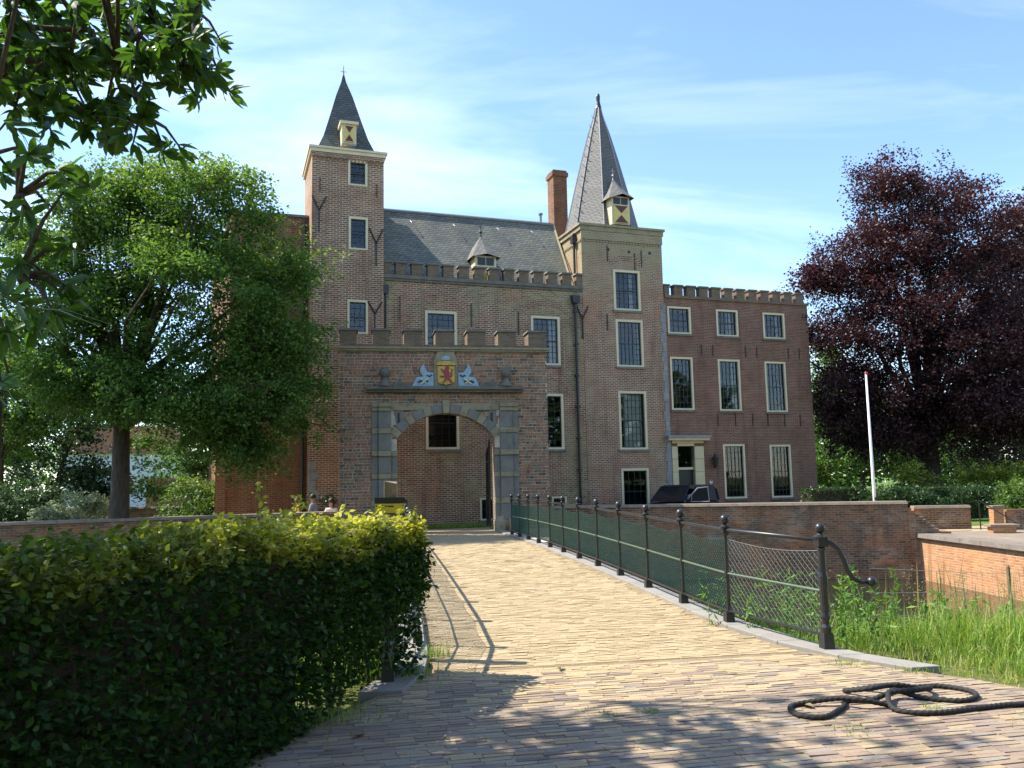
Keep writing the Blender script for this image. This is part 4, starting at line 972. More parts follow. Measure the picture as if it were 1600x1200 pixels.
m = MB(); m.prism([(sx + x * 0.98, 5.30 + z) for x, z in lion], -0.195, -0.172); m.build('rampant_lion', 'lion', sh)
m = MB(); m.tube([(sx + 0.11, -0.18, 5.22), (sx + 0.2, -0.18, 5.26), (sx + 0.17, -0.18, 5.38), (sx + 0.23, -0.18, 5.47), (sx + 0.18, -0.18, 5.5)], 0.022, 5); m.build('lion_tail', 'lion', sh)
for sg in (-1, 1):
    horn = [(0.42, 4.90), (1.16, 4.90), (1.0, 5.22), (0.78, 5.24), (0.88, 5.38), (0.87, 5.55), (0.74, 5.70), (0.73, 5.56), (0.64, 5.42), (0.50, 5.36), (0.42, 5.38)]
    m = MB(); m.prism([(sx + sg * x, z) for x, z in horn][::sg], -0.14, 0.02); pn = m.build('side_panel', 'skyblue', gate, bevel=0.02)
    m = MB(); m.tube([(sx + sg * 0.60, -0.16, 5.18), (sx + sg * 0.74, -0.17, 5.08), (sx + sg * 0.86, -0.16, 4.98)], 0.03, 5); m.tube([(sx + sg * 0.88, -0.16, 5.16), (sx + sg * 0.66, -0.16, 5.0)], 0.026, 5); m.build('crossed_relief', 'pale_stone', pn)
    m = MB(); m.tube([(sx + sg * 0.48, -0.155, 5.30), (sx + sg * 0.56, -0.16, 5.24), (sx + sg * 0.66, -0.155, 5.28)], 0.022, 5); m.tube([(sx + sg * 0.62, -0.155, 5.06), (sx + sg * 0.80, -0.155, 5.1), (sx + sg * 0.96, -0.155, 5.04)], 0.03, 5); m.build('dark_relief', 'cloth_navy', pn)
# iron gate leaf, folded back
m = MB(); gx0 = -0.07
m.box(gx0 - 0.03, gx0 + 0.03, 0.80, 0.86, 0.08, 3.1); m.box(gx0 - 0.03, gx0 + 0.03, 1.50, 1.56, 0.08, 2.7)
for z in (0.15, 1.1, 2.3): m.box(gx0 - 0.025, gx0 + 0.025, 0.861, 1.499, z, z + 0.07)
for q in range(5): m.box(gx0 - 0.013, gx0 + 0.013, 0.96 + 0.12 * q, 0.986 + 0.12 * q, 0.221, 2.9 - 0.02 * q)
m.build('iron_gate_leaf', 'iron', gate)
for x in (-3.43, 0.09, 0.55):
    m = MB(); m.lathe([(0.19, 0.0), (0.19, 0.3), (0.13, 0.44), (0.10, 0.46)], 10, (x, -0.32, 0)); m.build('guard_stone', 'sandstone', gate, bevel=0.0, smooth=False)

# ---------------------------------------------------------------- moat walls
def run_wall(name, label, p, q, z0, z1, th, mat, coping='capstone', over=0.06, cop_h=0.09, group=None):
    d = Vector((q[0] - p[0], q[1] - p[1], 0)); L = d.length; o = tag(empty(name, (p[0], p[1], 0), math.atan2(d.y, d.x)), label, 'wall', group)
    m = MB(); m.box(0, L, 0, th, z0, z1); m.build('wall_face', mat, o)
    if coping:
        n = max(1, int(L / 0.9))
        for k in range(n):
            m = MB(); a, b = L * k / n, L * (k + 1) / n
            m.box(a + 0.004, b - 0.004, -over, th + over, z1 + 0.002, z1 + cop_h, 0.0, 0.03); m.build('coping_stone', coping, o)
    return o
M['coping'] = stone('coping_stone', (0.22, 0.175, 0.13), (0.33, 0.265, 0.20), dirt=(0.12, 0.10, 0.08))
M['coping_grey'] = stone('grey_coping', (0.16, 0.135, 0.11), (0.24, 0.205, 0.175), dirt=(0.1, 0.085, 0.07))
M['rail_green'] = simple('green_rail', (0.10, 0.14, 0.09), 0.4)
run_wall('moat_wall', 'dark brick moat wall with flat coping, right of the gate', (5.72, 28.5), (16.9, 24.87), -2.6, 0.66, 0.45, 'brick_moat', 'coping')
run_wall('moat_wall', 'low brick moat wall with coping on the left, in front of the big green tree', (-14.2, 25.7), (-1.45, 28.95), -2.6, 0.64, 0.45, 'brick_moat', 'coping')
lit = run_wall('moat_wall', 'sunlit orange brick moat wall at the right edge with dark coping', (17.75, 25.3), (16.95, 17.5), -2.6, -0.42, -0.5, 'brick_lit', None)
m = MB(); L = 7.84
for k in range(8):
    a, b = L * k / 8, L * (k + 1) / 8
    m = MB(); m.box(a + 0.004, b - 0.004, -0.62, 0.10, -0.418, -0.29, 0.0, 0.02); m.build('coping_stone', 'coping_grey', lit)
m = MB(); m.box(0, L, -0.3, 0.06, -2.6, -1.12); m.build('base_course', 'brick_moat', lit)
m = MB(); m.box(3.95, 4.2, 0.055, 0.068, -1.62, -1.38); m.build('drain_hole', 'dark_inside', lit)
# stepped brick buttress at the corner
bt = tag(empty('stepped_buttress', (16.88, 24.9, 0), R(-18)), 'stepped sloping brick buttress at the corner of the dark moat wall', 'buttress')
for k in range(9):
    m = MB(); z1 = 0.52 - 0.095 * k; m.box(0.02 + 0.115 * k, 0.14 + 0.115 * k + (0.25 if k == 8 else 0), 0.02, 0.75, -2.6, z1); o = m.build('brick_step', 'brick_moat', bt)
# low walls on the far terrace
run_wall('terrace_wall', 'short low brick wall behind the stepped buttress', (18.3, 26.6), (20.1, 26.1), -0.6, 0.42, 0.3, 'brick_moat', 'coping')
run_wall('terrace_wall', 'low brick wall under the yellow-green bushes at the right edge', (21.0, 25.5), (26.5, 23.6), -0.6, 0.36, 0.3, 'brick_moat', None)
pr_ = tag(empty('brick_pier', (20.65, 25.55, 0), R(-15)), 'small sunlit brick pier between the two low terrace walls', 'pier')
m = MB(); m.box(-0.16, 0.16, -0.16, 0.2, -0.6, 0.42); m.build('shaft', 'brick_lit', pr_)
m = MB(); m.box(-0.2, 0.2, -0.2, 0.24, 0.422, 0.5); m.build('cap', 'coping', pr_)
for (x, y, w, lab) in ((19.7, 24.2, 0.9, 'flat stone slab lying on the lower terrace beside the pier'), (22.0, 24.0, 1.6, 'long flat stone slab on the lower terrace at right')):
    b = tag(empty('stone_bench', (x, y, -0.31), R(-15)), lab, 'slab')
    m = MB(); m.box(-w / 2, w / 2, -0.25, 0.25, 0.20, 0.28); m.build('slab', 'coping', b, bevel=0.01)
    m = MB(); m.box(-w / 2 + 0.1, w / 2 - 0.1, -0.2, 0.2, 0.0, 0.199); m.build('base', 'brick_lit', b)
sr = tag(empty('stair_rail', (20.2, 25.6, -0.3)), 'thin iron hand rail slanting down beside the brick pier', 'rail')
m = MB(); m.bar((-0.15, 0, 1.0), (0.75, -0.8, 0.12), 0.02, 6); m.bar((-0.15, 0, 1.0), (-0.15, 0, 0.0), 0.02, 6); m.build('bar', 'iron', sr)
run_wall('garden_wall', 'far low garden wall in the background left of the big trunk', (-16.0, 44.5), (-6.3, 41.4), -0.1, 0.62, 0.3, 'brick_moat', 'coping')
run_wall('garden_wall', 'dark old brick garden wall behind the small trees at left', (-12.5, 47.0), (-6.5, 46.0), -0.1, 2.1, 0.3, 'brick_moat', None)

# flagpole
fp = tag(empty('flagpole', (17.35, 27.4, -0.3)), 'white flagpole with red tip behind the moat wall', 'flagpole')
m = MB(); m.lathe([(0.062, 0.0), (0.055, 1.5), (0.034, 5.55)], 10); m.build('pole', 'white_paint', fp, smooth=True)
m = MB(); m.lathe([(0.045, 5.552), (0.055, 5.58), (0.03, 5.64)], 10); m.build('tip', 'red', fp)
m = MB(); m.box(-0.035, 0.035, -0.11, -0.06, 1.0, 1.12); m.build('cleat', 'iron', fp)

# ---------------------------------------------------------------- iron railings of the bridge
def railing(name, label, posts, mirror, grey_first):
    """posts: list of (x, y), the first is the heavy end post"""
    o = tag(empty(name, (posts[0][0], posts[0][1], 0)), label, 'railing'); ox, oy = posts[0]
    L = [(x - ox, y - oy, camber(y) + 0.03) for x, y in posts]
    m = MB(); m.box(-0.055, 0.055, -0.055, 0.055, 0, 0.15, 0.008, 0.008)
    m.lathe([(0.048, 0.15), (0.052, 0.2), (0.036, 0.23), (0.036, 0.27), (0.05, 0.30), (0.04, 0.34), (0.04, 0.58), (0.046, 0.6), (0.046, 0.68), (0.038, 0.72), (0.036, 0.93), (0.046, 0.95), (0.034, 0.97)], 12)
    m.box(-0.05, 0.05, -0.05, 0.05, 0.97, 1.05); m.lathe([(0.07, 1.05), (0.075, 1.065), (0.035, 1.085), (0.025, 1.10)], 12)
    big = m.build('end_post', 'iron', o); big.location = (L[0][0], L[0][1], L[0][2])
    b = MB(); b.ball((0, 0, 1.145), 0.052, 14, 10); bb = b.build('ball_finial', 'iron', big, smooth=True)
    m = MB(); m.box(-0.05, 0.05, -0.05, 0.05, 0.0, 0.115, 0.004, 0.004); m.lathe([(0.024, 0.115), (0.022, 0.5), (0.030, 0.505), (0.030, 0.57), (0.022, 0.575), (0.021, 0.96), (0.032, 0.97), (0.036, 1.0)], 8)
    m.box(-0.036, 0.036, -0.036, 0.036, 1.0, 1.065); m.lathe([(0.055, 1.065), (0.058, 1.075), (0.028, 1.095), (0.02, 1.11)], 10)
    pm = m.mesh('post'); pm.materials.append(M['iron']); b = MB(); b.ball((0, 0, 1.155), 0.056, 12, 8); bm = b.mesh('ball_finial'); bm.materials.append(M['iron']); bm.polygons.foreach_set('use_smooth', [True] * len(bm.polygons))
    for (x, y, z) in L[1:]:
        p = link(bpy.data.objects.new('post', pm), o); p.location = (x, y, z - 0.005)
        link(bpy.data.objects.new('ball_finial', bm), p)
    V = [Vector(p) for p in L]
    def lift(z): return [v + Vector((0, 0, z)) for v in V]
    m = MB(); m.tube(lift(1.03), 0.021, 8); m.build('top_rail', 'iron', o, smooth=True)
    m = MB(); m.tube(lift(0.54), 0.013, 6); m.build('middle_rail', 'rail_green', o)
    m = MB(); m.tube(lift(0.12), 0.016, 5); m.build('bottom_rail', 'iron', o)
    # scrolled tail of the rail beyond the end post
    s = -1 if mirror else 1
    tail = [(0, 0, 1.02), (0.10 * s, -0.01, 1.0), (0.17 * s, -0.02, 0.94), (0.22 * s, -0.02, 0.84), (0.25 * s, -0.02, 0.74), (0.30 * s, -0.02, 0.66), (0.38 * s, -0.02, 0.615), (0.46 * s, -0.02, 0.61)]
    m = MB(); m.tube([V[0] + Vector(t) for t in tail], [0.026] * 6 + [0.022, 0.02], 8); m.ball(tuple(V[0] + Vector((0.50 * s, -0.02, 0.615))), 0.048, 12, 8); m.build('rail_tail', 'iron', o, smooth=True)
    # chain-link panels
    for k in range(len(V) - 1):
        a, c = V[k], V[k + 1]; W = (c - a).length; u = (c - a) / W; H0, H1 = 0.13, 0.93; pitch = 0.062 if k else 0.075; th = 0.0040 if k else 0.0026
        m = MB(); side = Vector((u.y, -u.x, 0)) * 0.012
        def pt(s_, h):
            sag = 0.05 * math.sin(math.pi * min(1, max(0, s_ / W))) if h > 0.9 else 0
            return a + u * s_ + Vector((0, 0, h - sag)) + side
        nn = int((W + (H1 - H0)) / pitch)
        for q in range(nn):
            s0 = q * pitch - (H1 - H0)
            for sg in (1, -1):
                p0, p1 = (s0, H0), (s0 + (H1 - H0), H1)
                lo, hi = max(0.02, p0[0]), min(W - 0.02, p1[0])
                if hi - lo < 0.02: continue
                h0, h1 = H0 + (lo - p0[0]), H0 + (hi - p0[0])
                A_, B_ = ((lo, h0), (hi, h1)) if sg > 0 else ((W - lo, h0), (W - hi, h1))
                off = side * (0.25 * sg)
                m.tube([pt(*A_) + off, pt(*B_) + off], th, 3, caps=False)
        for h in (H0, 0.54, H1): m.tube([pt(W * j / 6, h) for j in range(7)], 0.003, 3, caps=False)
        m.build('wire_mesh', 'wire_grey' if (k == 0 and grey_first) else 'wire_green', o)
    return o
rp = [(4.24, 7.65), (3.90, 9.16)] + [(3.86, 24.957 - 1.4458 * i) for i in range(10, -1, -1)]
railing('bridge_railing', 'black iron railing with ball posts and green wire mesh on the right of the bridge', rp, False, True)
lp = [(0.04, 7.34), (0.36, 8.88)] + [(0.40, 8.88 + 1.4458 * i) for i in range(1, 13)]
railing('bridge_railing', 'black iron railing on the left of the bridge, mostly hidden by the hedge', lp, True, True)

# thin wire fence on the right bank
wf = tag(empty('wire_fence', (4.8, 7.75, 0)), 'thin galvanised wire fence on the right bank above the grass', 'fence')
m = MB()
P0, P1 = Vector((0.0, 0, 0)), Vector((7.5, 5.4, -0.9))
for k, h in enumerate((0.05, 0.28, 0.52, 0.76)): m.tube([P0 + (P1 - P0) * t + Vector((0, 0, h - 0.03 * math.sin(t * 3.1))) for t in [q / 12 for q in range(13)]], 0.0022 if k < 3 else 0.003, 3)
for q in range(46): b_ = P0 + (P1 - P0) * (q / 45); m.tube([b_ + Vector((0, 0, 0.05)), b_ + Vector((0, 0, 0.76))], 0.0013, 3)
m.build('wires', 'wire_grey', wf)
for t in (0.5, 1.0):
    b_ = P0 + (P1 - P0) * t; m = MB(); m.lathe([(0.025, -0.7), (0.025, 0.82), (0.01, 0.85)], 6, tuple(b_)); m.build('stake', 'wood', wf)

# rope on the forecourt
def twisted(pts, r, n=14, turns=48.0):
    V = []; F = []
    P = [Vector(p) for p in pts]; up = Vector((0, 0, 1)); acc = 0.0
    for k, p in enumerate(P):
        d = (P[min(k + 1, len(P) - 1)] - P[max(k - 1, 0)]).normalized(); a = d.cross(up).normalized(); b = a.cross(d)
        if k: acc += (p - P[k - 1]).length
        for q in range(n):
            t = 2 * math.pi * q / n; rr = r * (0.70 + 0.36 * abs(math.cos(1.5 * (t - acc * turns))))
            V.append(tuple(p + a * rr * math.cos(t) + b * rr * math.sin(t)))
    for k in range(len(P) - 1):
        for q in range(n):
            m_ = (q + 1) % n; F.append((k * n + q, k * n + m_, (k + 1) * n + m_, (k + 1) * n + q))
    return V, F
def spline(ctrl, step=0.012):
    C = [Vector(c) for c in ctrl]; out = []
    for i in range(len(C) - 1):
        p0, p1, p2, p3 = C[max(i - 1, 0)], C[i], C[i + 1], C[min(i + 2, len(C) - 1)]
        n = max(2, int((p2 - p1).length / step))
        for k in range(n):
            t = k / n; out.append(0.5 * ((2 * p1) + (p2 - p0) * t + (2 * p0 - 5 * p1 + 4 * p2 - p3) * t * t + (3 * p1 - p0 - 3 * p2 + p3) * t ** 3))
    out.append(C[-1]); return out
rc = [(5.4, 5.45), (4.6, 5.58), (4.28, 5.57), (3.84, 5.52), (3.63, 5.65), (3.73, 5.89), (3.86, 5.99), (4.01, 5.9), (4.22, 5.76), (4.42, 5.84), (4.48, 6.0), (4.36, 6.17), (4.11, 6.2), (3.9, 6.13), (3.68, 6.05), (3.57, 6.21), (3.72, 6.24), (3.93, 6.11), (4.19, 6.12), (4.15, 6.0), (3.98, 5.94), (3.8, 5.95), (3.6, 5.92), (3.41, 5.94), (3.33, 5.82), (3.06, 5.6), (2.9, 5.67), (2.93, 5.86), (3.06, 5.95), (3.32, 5.88), (3.45, 5.79), (3.66, 5.76)]
lift_ = {5: 0.045, 6: 0.05, 13: 0.05, 14: 0.06, 17: 0.06, 19: 0.05, 20: 0.06, 21: 0.05, 29: 0.05, 30: 0.055}
V, F = twisted(spline([(x, y, 0.018 + 0.8 * lift_.get(i, 0.0)) for i, (x, y) in enumerate(rc)]), 0.0195)
me = bpy.data.meshes.new('rope'); me.from_pydata(V, [], F); me.materials.append(M['rope']); me.polygons.foreach_set('use_smooth', [True] * len(F))
tag(link(bpy.data.objects.new('rope', me)), 'thick black rope lying in loops on the paving at lower right', 'rope')

# ---------------------------------------------------------------- sign on the wooden post
sg_ = tag(empty('sign_post', (0.07, 8.25, -0.05), R(-8)), 'yellow and black sign on a rough wooden post behind the hedge', 'sign')
m = MB(); m.box(-0.062, 0.062, 0.02, 0.13, -0.6, 1.74); m.v[4] = (-0.06, 0.02, 1.77); m.v[5] = (0.066, 0.02, 1.74); m.v[6] = (0.062, 0.13, 1.76); m.build('post', 'wood', sg_, bevel=0.008)
m = MB(); m.box(-0.145, 0.145, -0.004, 0.012, 1.455, 1.545); bd = m.build('sign_board', 'sign_yellow', sg_)
m = MB(); m.box(-0.148, 0.148, -0.008, 0.016, 1.547, 1.605); m.build('sign_header', 'sign_black', sg_)
m = MB(); m.box(-0.075, -0.028, -0.0055, -0.0045, 1.513, 1.528); m.box(-0.02, 0.04, -0.0055, -0.0045, 1.513, 1.526); m.build('lettering', 'sign_black', bd)
for x in (-0.13, 0.13):
    m = MB(); m.ball((x, -0.005, 1.527), 0.007, 8, 5); m.build('screw', 'iron', bd)

def leaf6(name, Q, mat, parent, attr):
    """leaf quads -> six-cornered leaf blades folded on the midrib"""
    b, l, t, r = Q[:, 0], Q[:, 1], Q[:, 2], Q[:, 3]; n = len(Q)
    V = np.stack([b, l * 0.85 + b * 0.15 + (l - r) * 0.02, l * 0.72 + t * 0.28, t, r * 0.72 + t * 0.28, r * 0.85 + b * 0.15 + (r - l) * 0.02], 1).reshape(-1, 3)
    k = (np.arange(n) * 6)[:, None]; F = np.concatenate([k + np.array([[0, 1, 2, 3]]), k + np.array([[0, 3, 4, 5]])])
    return fast_mesh(name, V, F, mat, parent, np.repeat(attr, 6))

# ---------------------------------------------------------------- beech hedge
hedge = tag(empty('beech_hedge', (-0.3, 6.6, 0)), 'clipped beech hedge in the left foreground with bright yellow-green tips', 'hedge')
HP = [Vector((0.37, 7.66, 0)), Vector((0.02, 6.95, 0)), Vector((-0.86, 5.45, 0)), Vector((-1.72, 4.0, 0)), Vector((-2.7, 2.4, 0))]
HL = [0.0]
for a, b in zip(HP[:-1], HP[1:]): HL.append(HL[-1] + (b - a).length)
HN = Vector((-0.86, 0.5, 0)).normalized()
HT = 0.95
def hedge_pt(t, w, h):
    t = np.clip(t, 0, HL[-1]); x = np.interp(t, HL, [p.x for p in HP]); y = np.interp(t, HL, [p.y for p in HP])
    return np.stack([x + HN.x * w, y + HN.y * w, h], 1)
rng = np.random.default_rng(5)
def hedge_sample(n):
    kind = rng.choice(4, n, p=[0.46, 0.31, 0.11, 0.12]); t = rng.uniform(0, HL[-1], n); w = rng.uniform(0, HT, n); dep = rng.exponential(0.10, n)
    top = np.interp(t, [0, 1.0, 2.0], [1.29, 1.31, 1.36]) + 0.045 * np.sin(t * 3.1) + 0.035 * np.sin(t * 7.7 + w * 4)
    low = np.interp(t, [0, 0.4, 0.95, 1.35, 1.9], [0.72, 0.64, 0.44, 0.14, -0.02]) + 0.04 * np.sin(t * 5)
    h = low + (top - low) * rng.uniform(0, 1, n)
    rnd = 0.10 * np.sin(t * 4 + h * 5) * 0.6
    w = np.where(kind == 0, -0.04 + dep + rnd * 0.7 + np.maximum(0, h - 1.15) ** 2 * 2.5, w)
    h = np.where(kind == 1, top - dep * 0.7 + rng.normal(size=n) * 0.02, h)
    w = np.where(kind == 2, HT - dep, w); t = np.where(kind == 3, np.abs(dep) * 1.1 + 0.06 * np.sin(h * 7), t)
    return t, w, h, top, kind
n = 52000
t, w, h, top, kind = hedge_sample(n)
P = hedge_pt(t, w, h) + rng.normal(size=(n, 3)) * 0.02
young_lit = np.clip((h - (top - 0.20)) / 0.12, 0, 1) * rng.uniform(0.0, 1.0, n) ** 0.45
young_lit = young_lit * np.interp(t, [0, 2.4, 3.2, 4.2], [1.0, 0.9, 0.5, 0.15]) * np.clip(0.75 + 0.5 * np.sin(t * 5.3 + 2 * np.sin(w * 6)) * np.sin(w * 5.1 + t * 2.2), 0.15, 1)
# fresh upright shoots along the top
sp_, sy = [], []
for k in range(420):
    tt = rng.uniform(0, HL[-1] * 0.8) ** 1.0; ww = rng.uniform(0.0, HT); b = hedge_pt(np.array([tt]), np.array([ww]), np.array([np.interp(tt, [0, 1.0, 2.0], [1.28, 1.30, 1.34])]))[0]; L_ = rng.uniform(0.04, 0.14) * (1.5 if 0.2 < tt < 2.4 and rng.uniform() < 0.3 else 1.0); dr_ = np.array([rng.normal() * 0.35, rng.normal() * 0.35, 1.0])
    for q in range(int(5 + L_ * 40)): sp_.append(b + dr_ * L_ * rng.uniform(0, 1) + rng.normal(size=3) * 0.012); sy.append(np.interp(tt, [0, 1.6, 2.8, 3.6], [1.0, 0.9, 0.3, 0.1]) * rng.uniform(0.5, 1))
big_shoots = [((-0.95, 7.0, 1.28), (-0.03, 0.0, 0.44)), ((-0.86, 6.9, 1.28), (0.30, -0.05, 0.36)), ((-0.8, 6.95, 1.28), (0.12, 0, 0.30)), ((0.22, 7.5, 1.3), (0.05, -0.05, 0.17))]
twig = MB()
for b, d_ in big_shoots:
    twig.tube([b, tuple(np.array(b) + np.array(d_))], 0.004, 4)
    for q in range(42): sp_.append(np.array(b) + np.array(d_) * (q / 41) + rng.normal(size=3) * 0.024); sy.append(0.3)
P = np.concatenate([P, np.array(sp_)]); young_lit = np.concatenate([young_lit, np.array(sy)])
out_ = np.tile(np.array([[-HN.x, -HN.y, 0.25]]), (len(P), 1))
gap = np.sin(P[:, 0] * 9 + 3 * np.sin(P[:, 2] * 6)) * np.sin(P[:, 2] * 10 + P[:, 1] * 7) + rng.normal(size=len(P)) * 0.3
P = P - out_ * 0.07 * np.clip(gap - 0.35, 0, 1)[:, None]
Q = leaf_quads(P, 0.057, rng, 0.25, 0.35, 0.66, out_, 0.7)
# the leaves that show largest (nearest the camera, front and top) are single objects
cq = Q.mean(1); ci = np.array(cam.matrix_world.inverted()); cc = cq @ ci[:3, :3].T + ci[:3, 3]
vis = (np.abs(cc[:, 0] / -cc[:, 2]) < 0.62) & (cc[:, 2] < -0.5); front = np.concatenate([(kind <= 1) & ((w < 0.12) | (h > top - 0.07)), np.ones(len(sp_), bool)])
order = np.argsort(np.where(vis & front & (cc[:, 2] < -3.6), -cc[:, 2], 99))[:300]
mask = np.ones(len(Q), bool); mask[order] = False
fol = leaf6('foliage', Q[mask], 'leaf_hedge', hedge, young_lit[mask]); fol.location = -hedge.location; tag(fol, kind='stuff')
def solo_leaf(q, yv, mat, parent, off):
    me = bpy.data.meshes.new('leaf'); c0 = q.mean(0); v = q - c0
    mid = (v[0] + v[2]) / 2; a1 = v[0] * 0.6 + v[1] * 0.55 - mid * 0.15; pts = [v[0], v[1] * 0.8 + v[0] * 0.25, v[1] * 0.9 + v[2] * 0.15, v[2], v[3] * 0.9 + v[2] * 0.15, v[3] * 0.8 + v[0] * 0.25, mid * 0.8]
    me.from_pydata([tuple(float(x) for x in p) for p in pts], [], [(0, 1, 6), (1, 2, 6), (2, 3, 6), (3, 4, 6), (4, 5, 6), (5, 0, 6)]); me.materials.append(M[mat])
    at = me.attributes.new('young_lit', 'FLOAT', 'POINT'); at.data.foreach_set('value', [float(yv)] * 7)
    o = link(bpy.data.objects.new('leaf', me), parent); o.location = [float(c0[i] - off[i]) for i in range(3)]; return o
for i in order: solo_leaf(Q[i], young_lit[i], 'leaf_hedge', hedge, hedge.location)
for q in range(46):
    tt = rng.uniform(0.1, HL[-1]); ww = rng.uniform(0.3, 0.65); b = hedge_pt(np.array([tt]), np.array([ww]), np.array([0.0]))[0]
    twig.tube([(b[0], b[1], -0.1), (b[0] + rng.normal() * 0.08, b[1] + rng.normal() * 0.08, 0.6), (b[0] + rng.normal() * 0.16, b[1] + rng.normal() * 0.16, 1.22)], [0.016, 0.011, 0.005], 5)
core = MB()
for (a, b) in zip(np.linspace(0.35, HL[-1], 14)[:-1], np.linspace(0.35, HL[-1], 14)[1:]):
    q4 = [hedge_pt(np.array([s_]), np.array([w_]), np.array([0.0]))[0] for s_, w_ in ((a, 0.22), (b, 0.22), (b, 0.74), (a, 0.74))]
    core.slab([(p_[0], p_[1]) for p_ in q4], 0.85 if a < 1.0 else (0.45 if a < 1.5 else 0.02), 1.12)
co_h = core.build('light_block_core', 'bark', hedge); co_h.location = -hedge.location  # solid mass added inside the hedge to stop light passing through
st = twig.build('stems', 'bark', hedge); st.location = -hedge.location

# ---------------------------------------------------------------- trees
def tree(name, label, base, trunk, lobes, nclus, per, leaf, mat, barkmat, seed, group=None, cat='tree', sig=0.34, lit_top=True, limbs=26, droop=0.3, shell=0.35, trunk_lean=(0, 0), density_in=0.25):
    """trunk: (height, radius). lobes: world ellipsoids (x, y, z, rx, ry, rz)"""
    rg = np.random.default_rng(seed); o = tag(empty(name, base), label, cat, group); B = np.array(base)
    Lb = np.array(lobes, float); wgt = (Lb[:, 3] * Lb[:, 4] * Lb[:, 5]) ** (2 / 3); wgt /= wgt.sum()
    k = rg.choice(len(Lb), nclus, p=wgt); u = unit(rg.normal(size=(nclus, 3)))
    r = np.where(rg.uniform(size=nclus) < density_in, rg.uniform(0.1, 0.75, nclus), 1 - shell * rg.uniform(0, 1, nclus) ** 1.6)
    r *= 1 + 0.09 * np.clip(rg.normal(size=nclus), -2, 1.5) * (r > 0.6)
    c = Lb[k, :3] + u * Lb[k, 3:] * r[:, None]
    # most sprays gather on boughs, so the crown has tiers with gaps between
    nb = max(10, nclus // 26); bc = c[:nb].copy(); bk = rg.integers(0, nb, nclus); on = rg.uniform(size=nclus) < 0.72
    bs = float(np.mean(Lb[:, 3])) * 0.34; off_ = np.clip(rg.normal(size=(nclus, 3)), -1.7, 1.7) * np.array([bs, bs, bs * 0.42])
    c = np.where(on[:, None], bc[bk] + off_, c); tier = np.where(on, np.clip(0.55 + off_[:, 2] / (bs * 0.9), 0, 1), 0.35)
    # twigs: leaves sit along short drooping sprays
    ax = unit(u + rg.normal(size=u.shape) * 0.6 + np.array([0, 0, -0.15])); idx = np.repeat(np.arange(nclus), per); tt = rg.uniform(-1, 1, len(idx))[:, None]
    sg = sig * rg.uniform(0.6, 1.4, (nclus, 1))[idx]
    P = c[idx] + ax[idx] * tt * sg * 1.3 + np.clip(rg.normal(size=(len(idx), 3)), -1.5, 1.5) * sg * np.array([0.5, 0.5, 0.36]) - np.array([0, 0, 1]) * (tt ** 2) * sg * 0.3
    keep = P[:, 2] > B[2] + 0.15; P = P[keep]; idx = idx[keep]
    Q = leaf_quads(P, leaf, rg, droop, 0.35, 0.72)
    zmin, zmax = Lb[:, 2].min(), (Lb[:, 2] + Lb[:, 5]).max()
    yv = np.clip((P[:, 2] - zmin) / (zmax - zmin), 0, 1) ** 1.5 * rg.uniform(0, 1, len(P)) * (0.8 if lit_top else 0.2)
    yv = np.clip(yv * 1.9 * (tier * rg.uniform(0.4, 1, nclus))[idx], 0, 1)  # painted sunlight: leaves paler up the crown and atop each bough
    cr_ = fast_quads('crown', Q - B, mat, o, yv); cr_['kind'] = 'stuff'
    if trunk:
        H, rad_ = trunk; m = MB(); top_ = np.array([trunk_lean[0], trunk_lean[1], H])
        m.tube([(0, 0, -0.2), (0, 0, 0.12), tuple(top_ * 0.35 + np.array([0.02, 0, 0])), tuple(top_ * 0.7), tuple(top_)], [rad_ * 1.45, rad_ * 1.12, rad_ * 0.95, rad_ * 0.85, rad_ * 0.7], 12)
        m.build('trunk', barkmat, o, smooth=True)
        m = MB(); pick = rg.choice(nclus, min(limbs, nclus), replace=False)
        for j in pick:
            e = c[j] - B; s_ = top_ * rg.uniform(0.72, 1.0); md = s_ * 0.45 + e * 0.55 + np.array([rg.normal() * 0.3, rg.normal() * 0.3, 0.35 + rg.normal() * 0.25]); L_ = np.linalg.norm(e - s_)
            r0 = rad_ * 0.30 * min(1.2, L_ / 4)
            m.tube([tuple(s_), tuple(s_ * 0.75 + md * 0.25 + np.array([0, 0, 0.1])), tuple(md), tuple(e)], [r0, r0 * 0.8, r0 * 0.5, 0.012], 6, caps=False)
        m.build('limbs', barkmat, o, smooth=True)
    return o
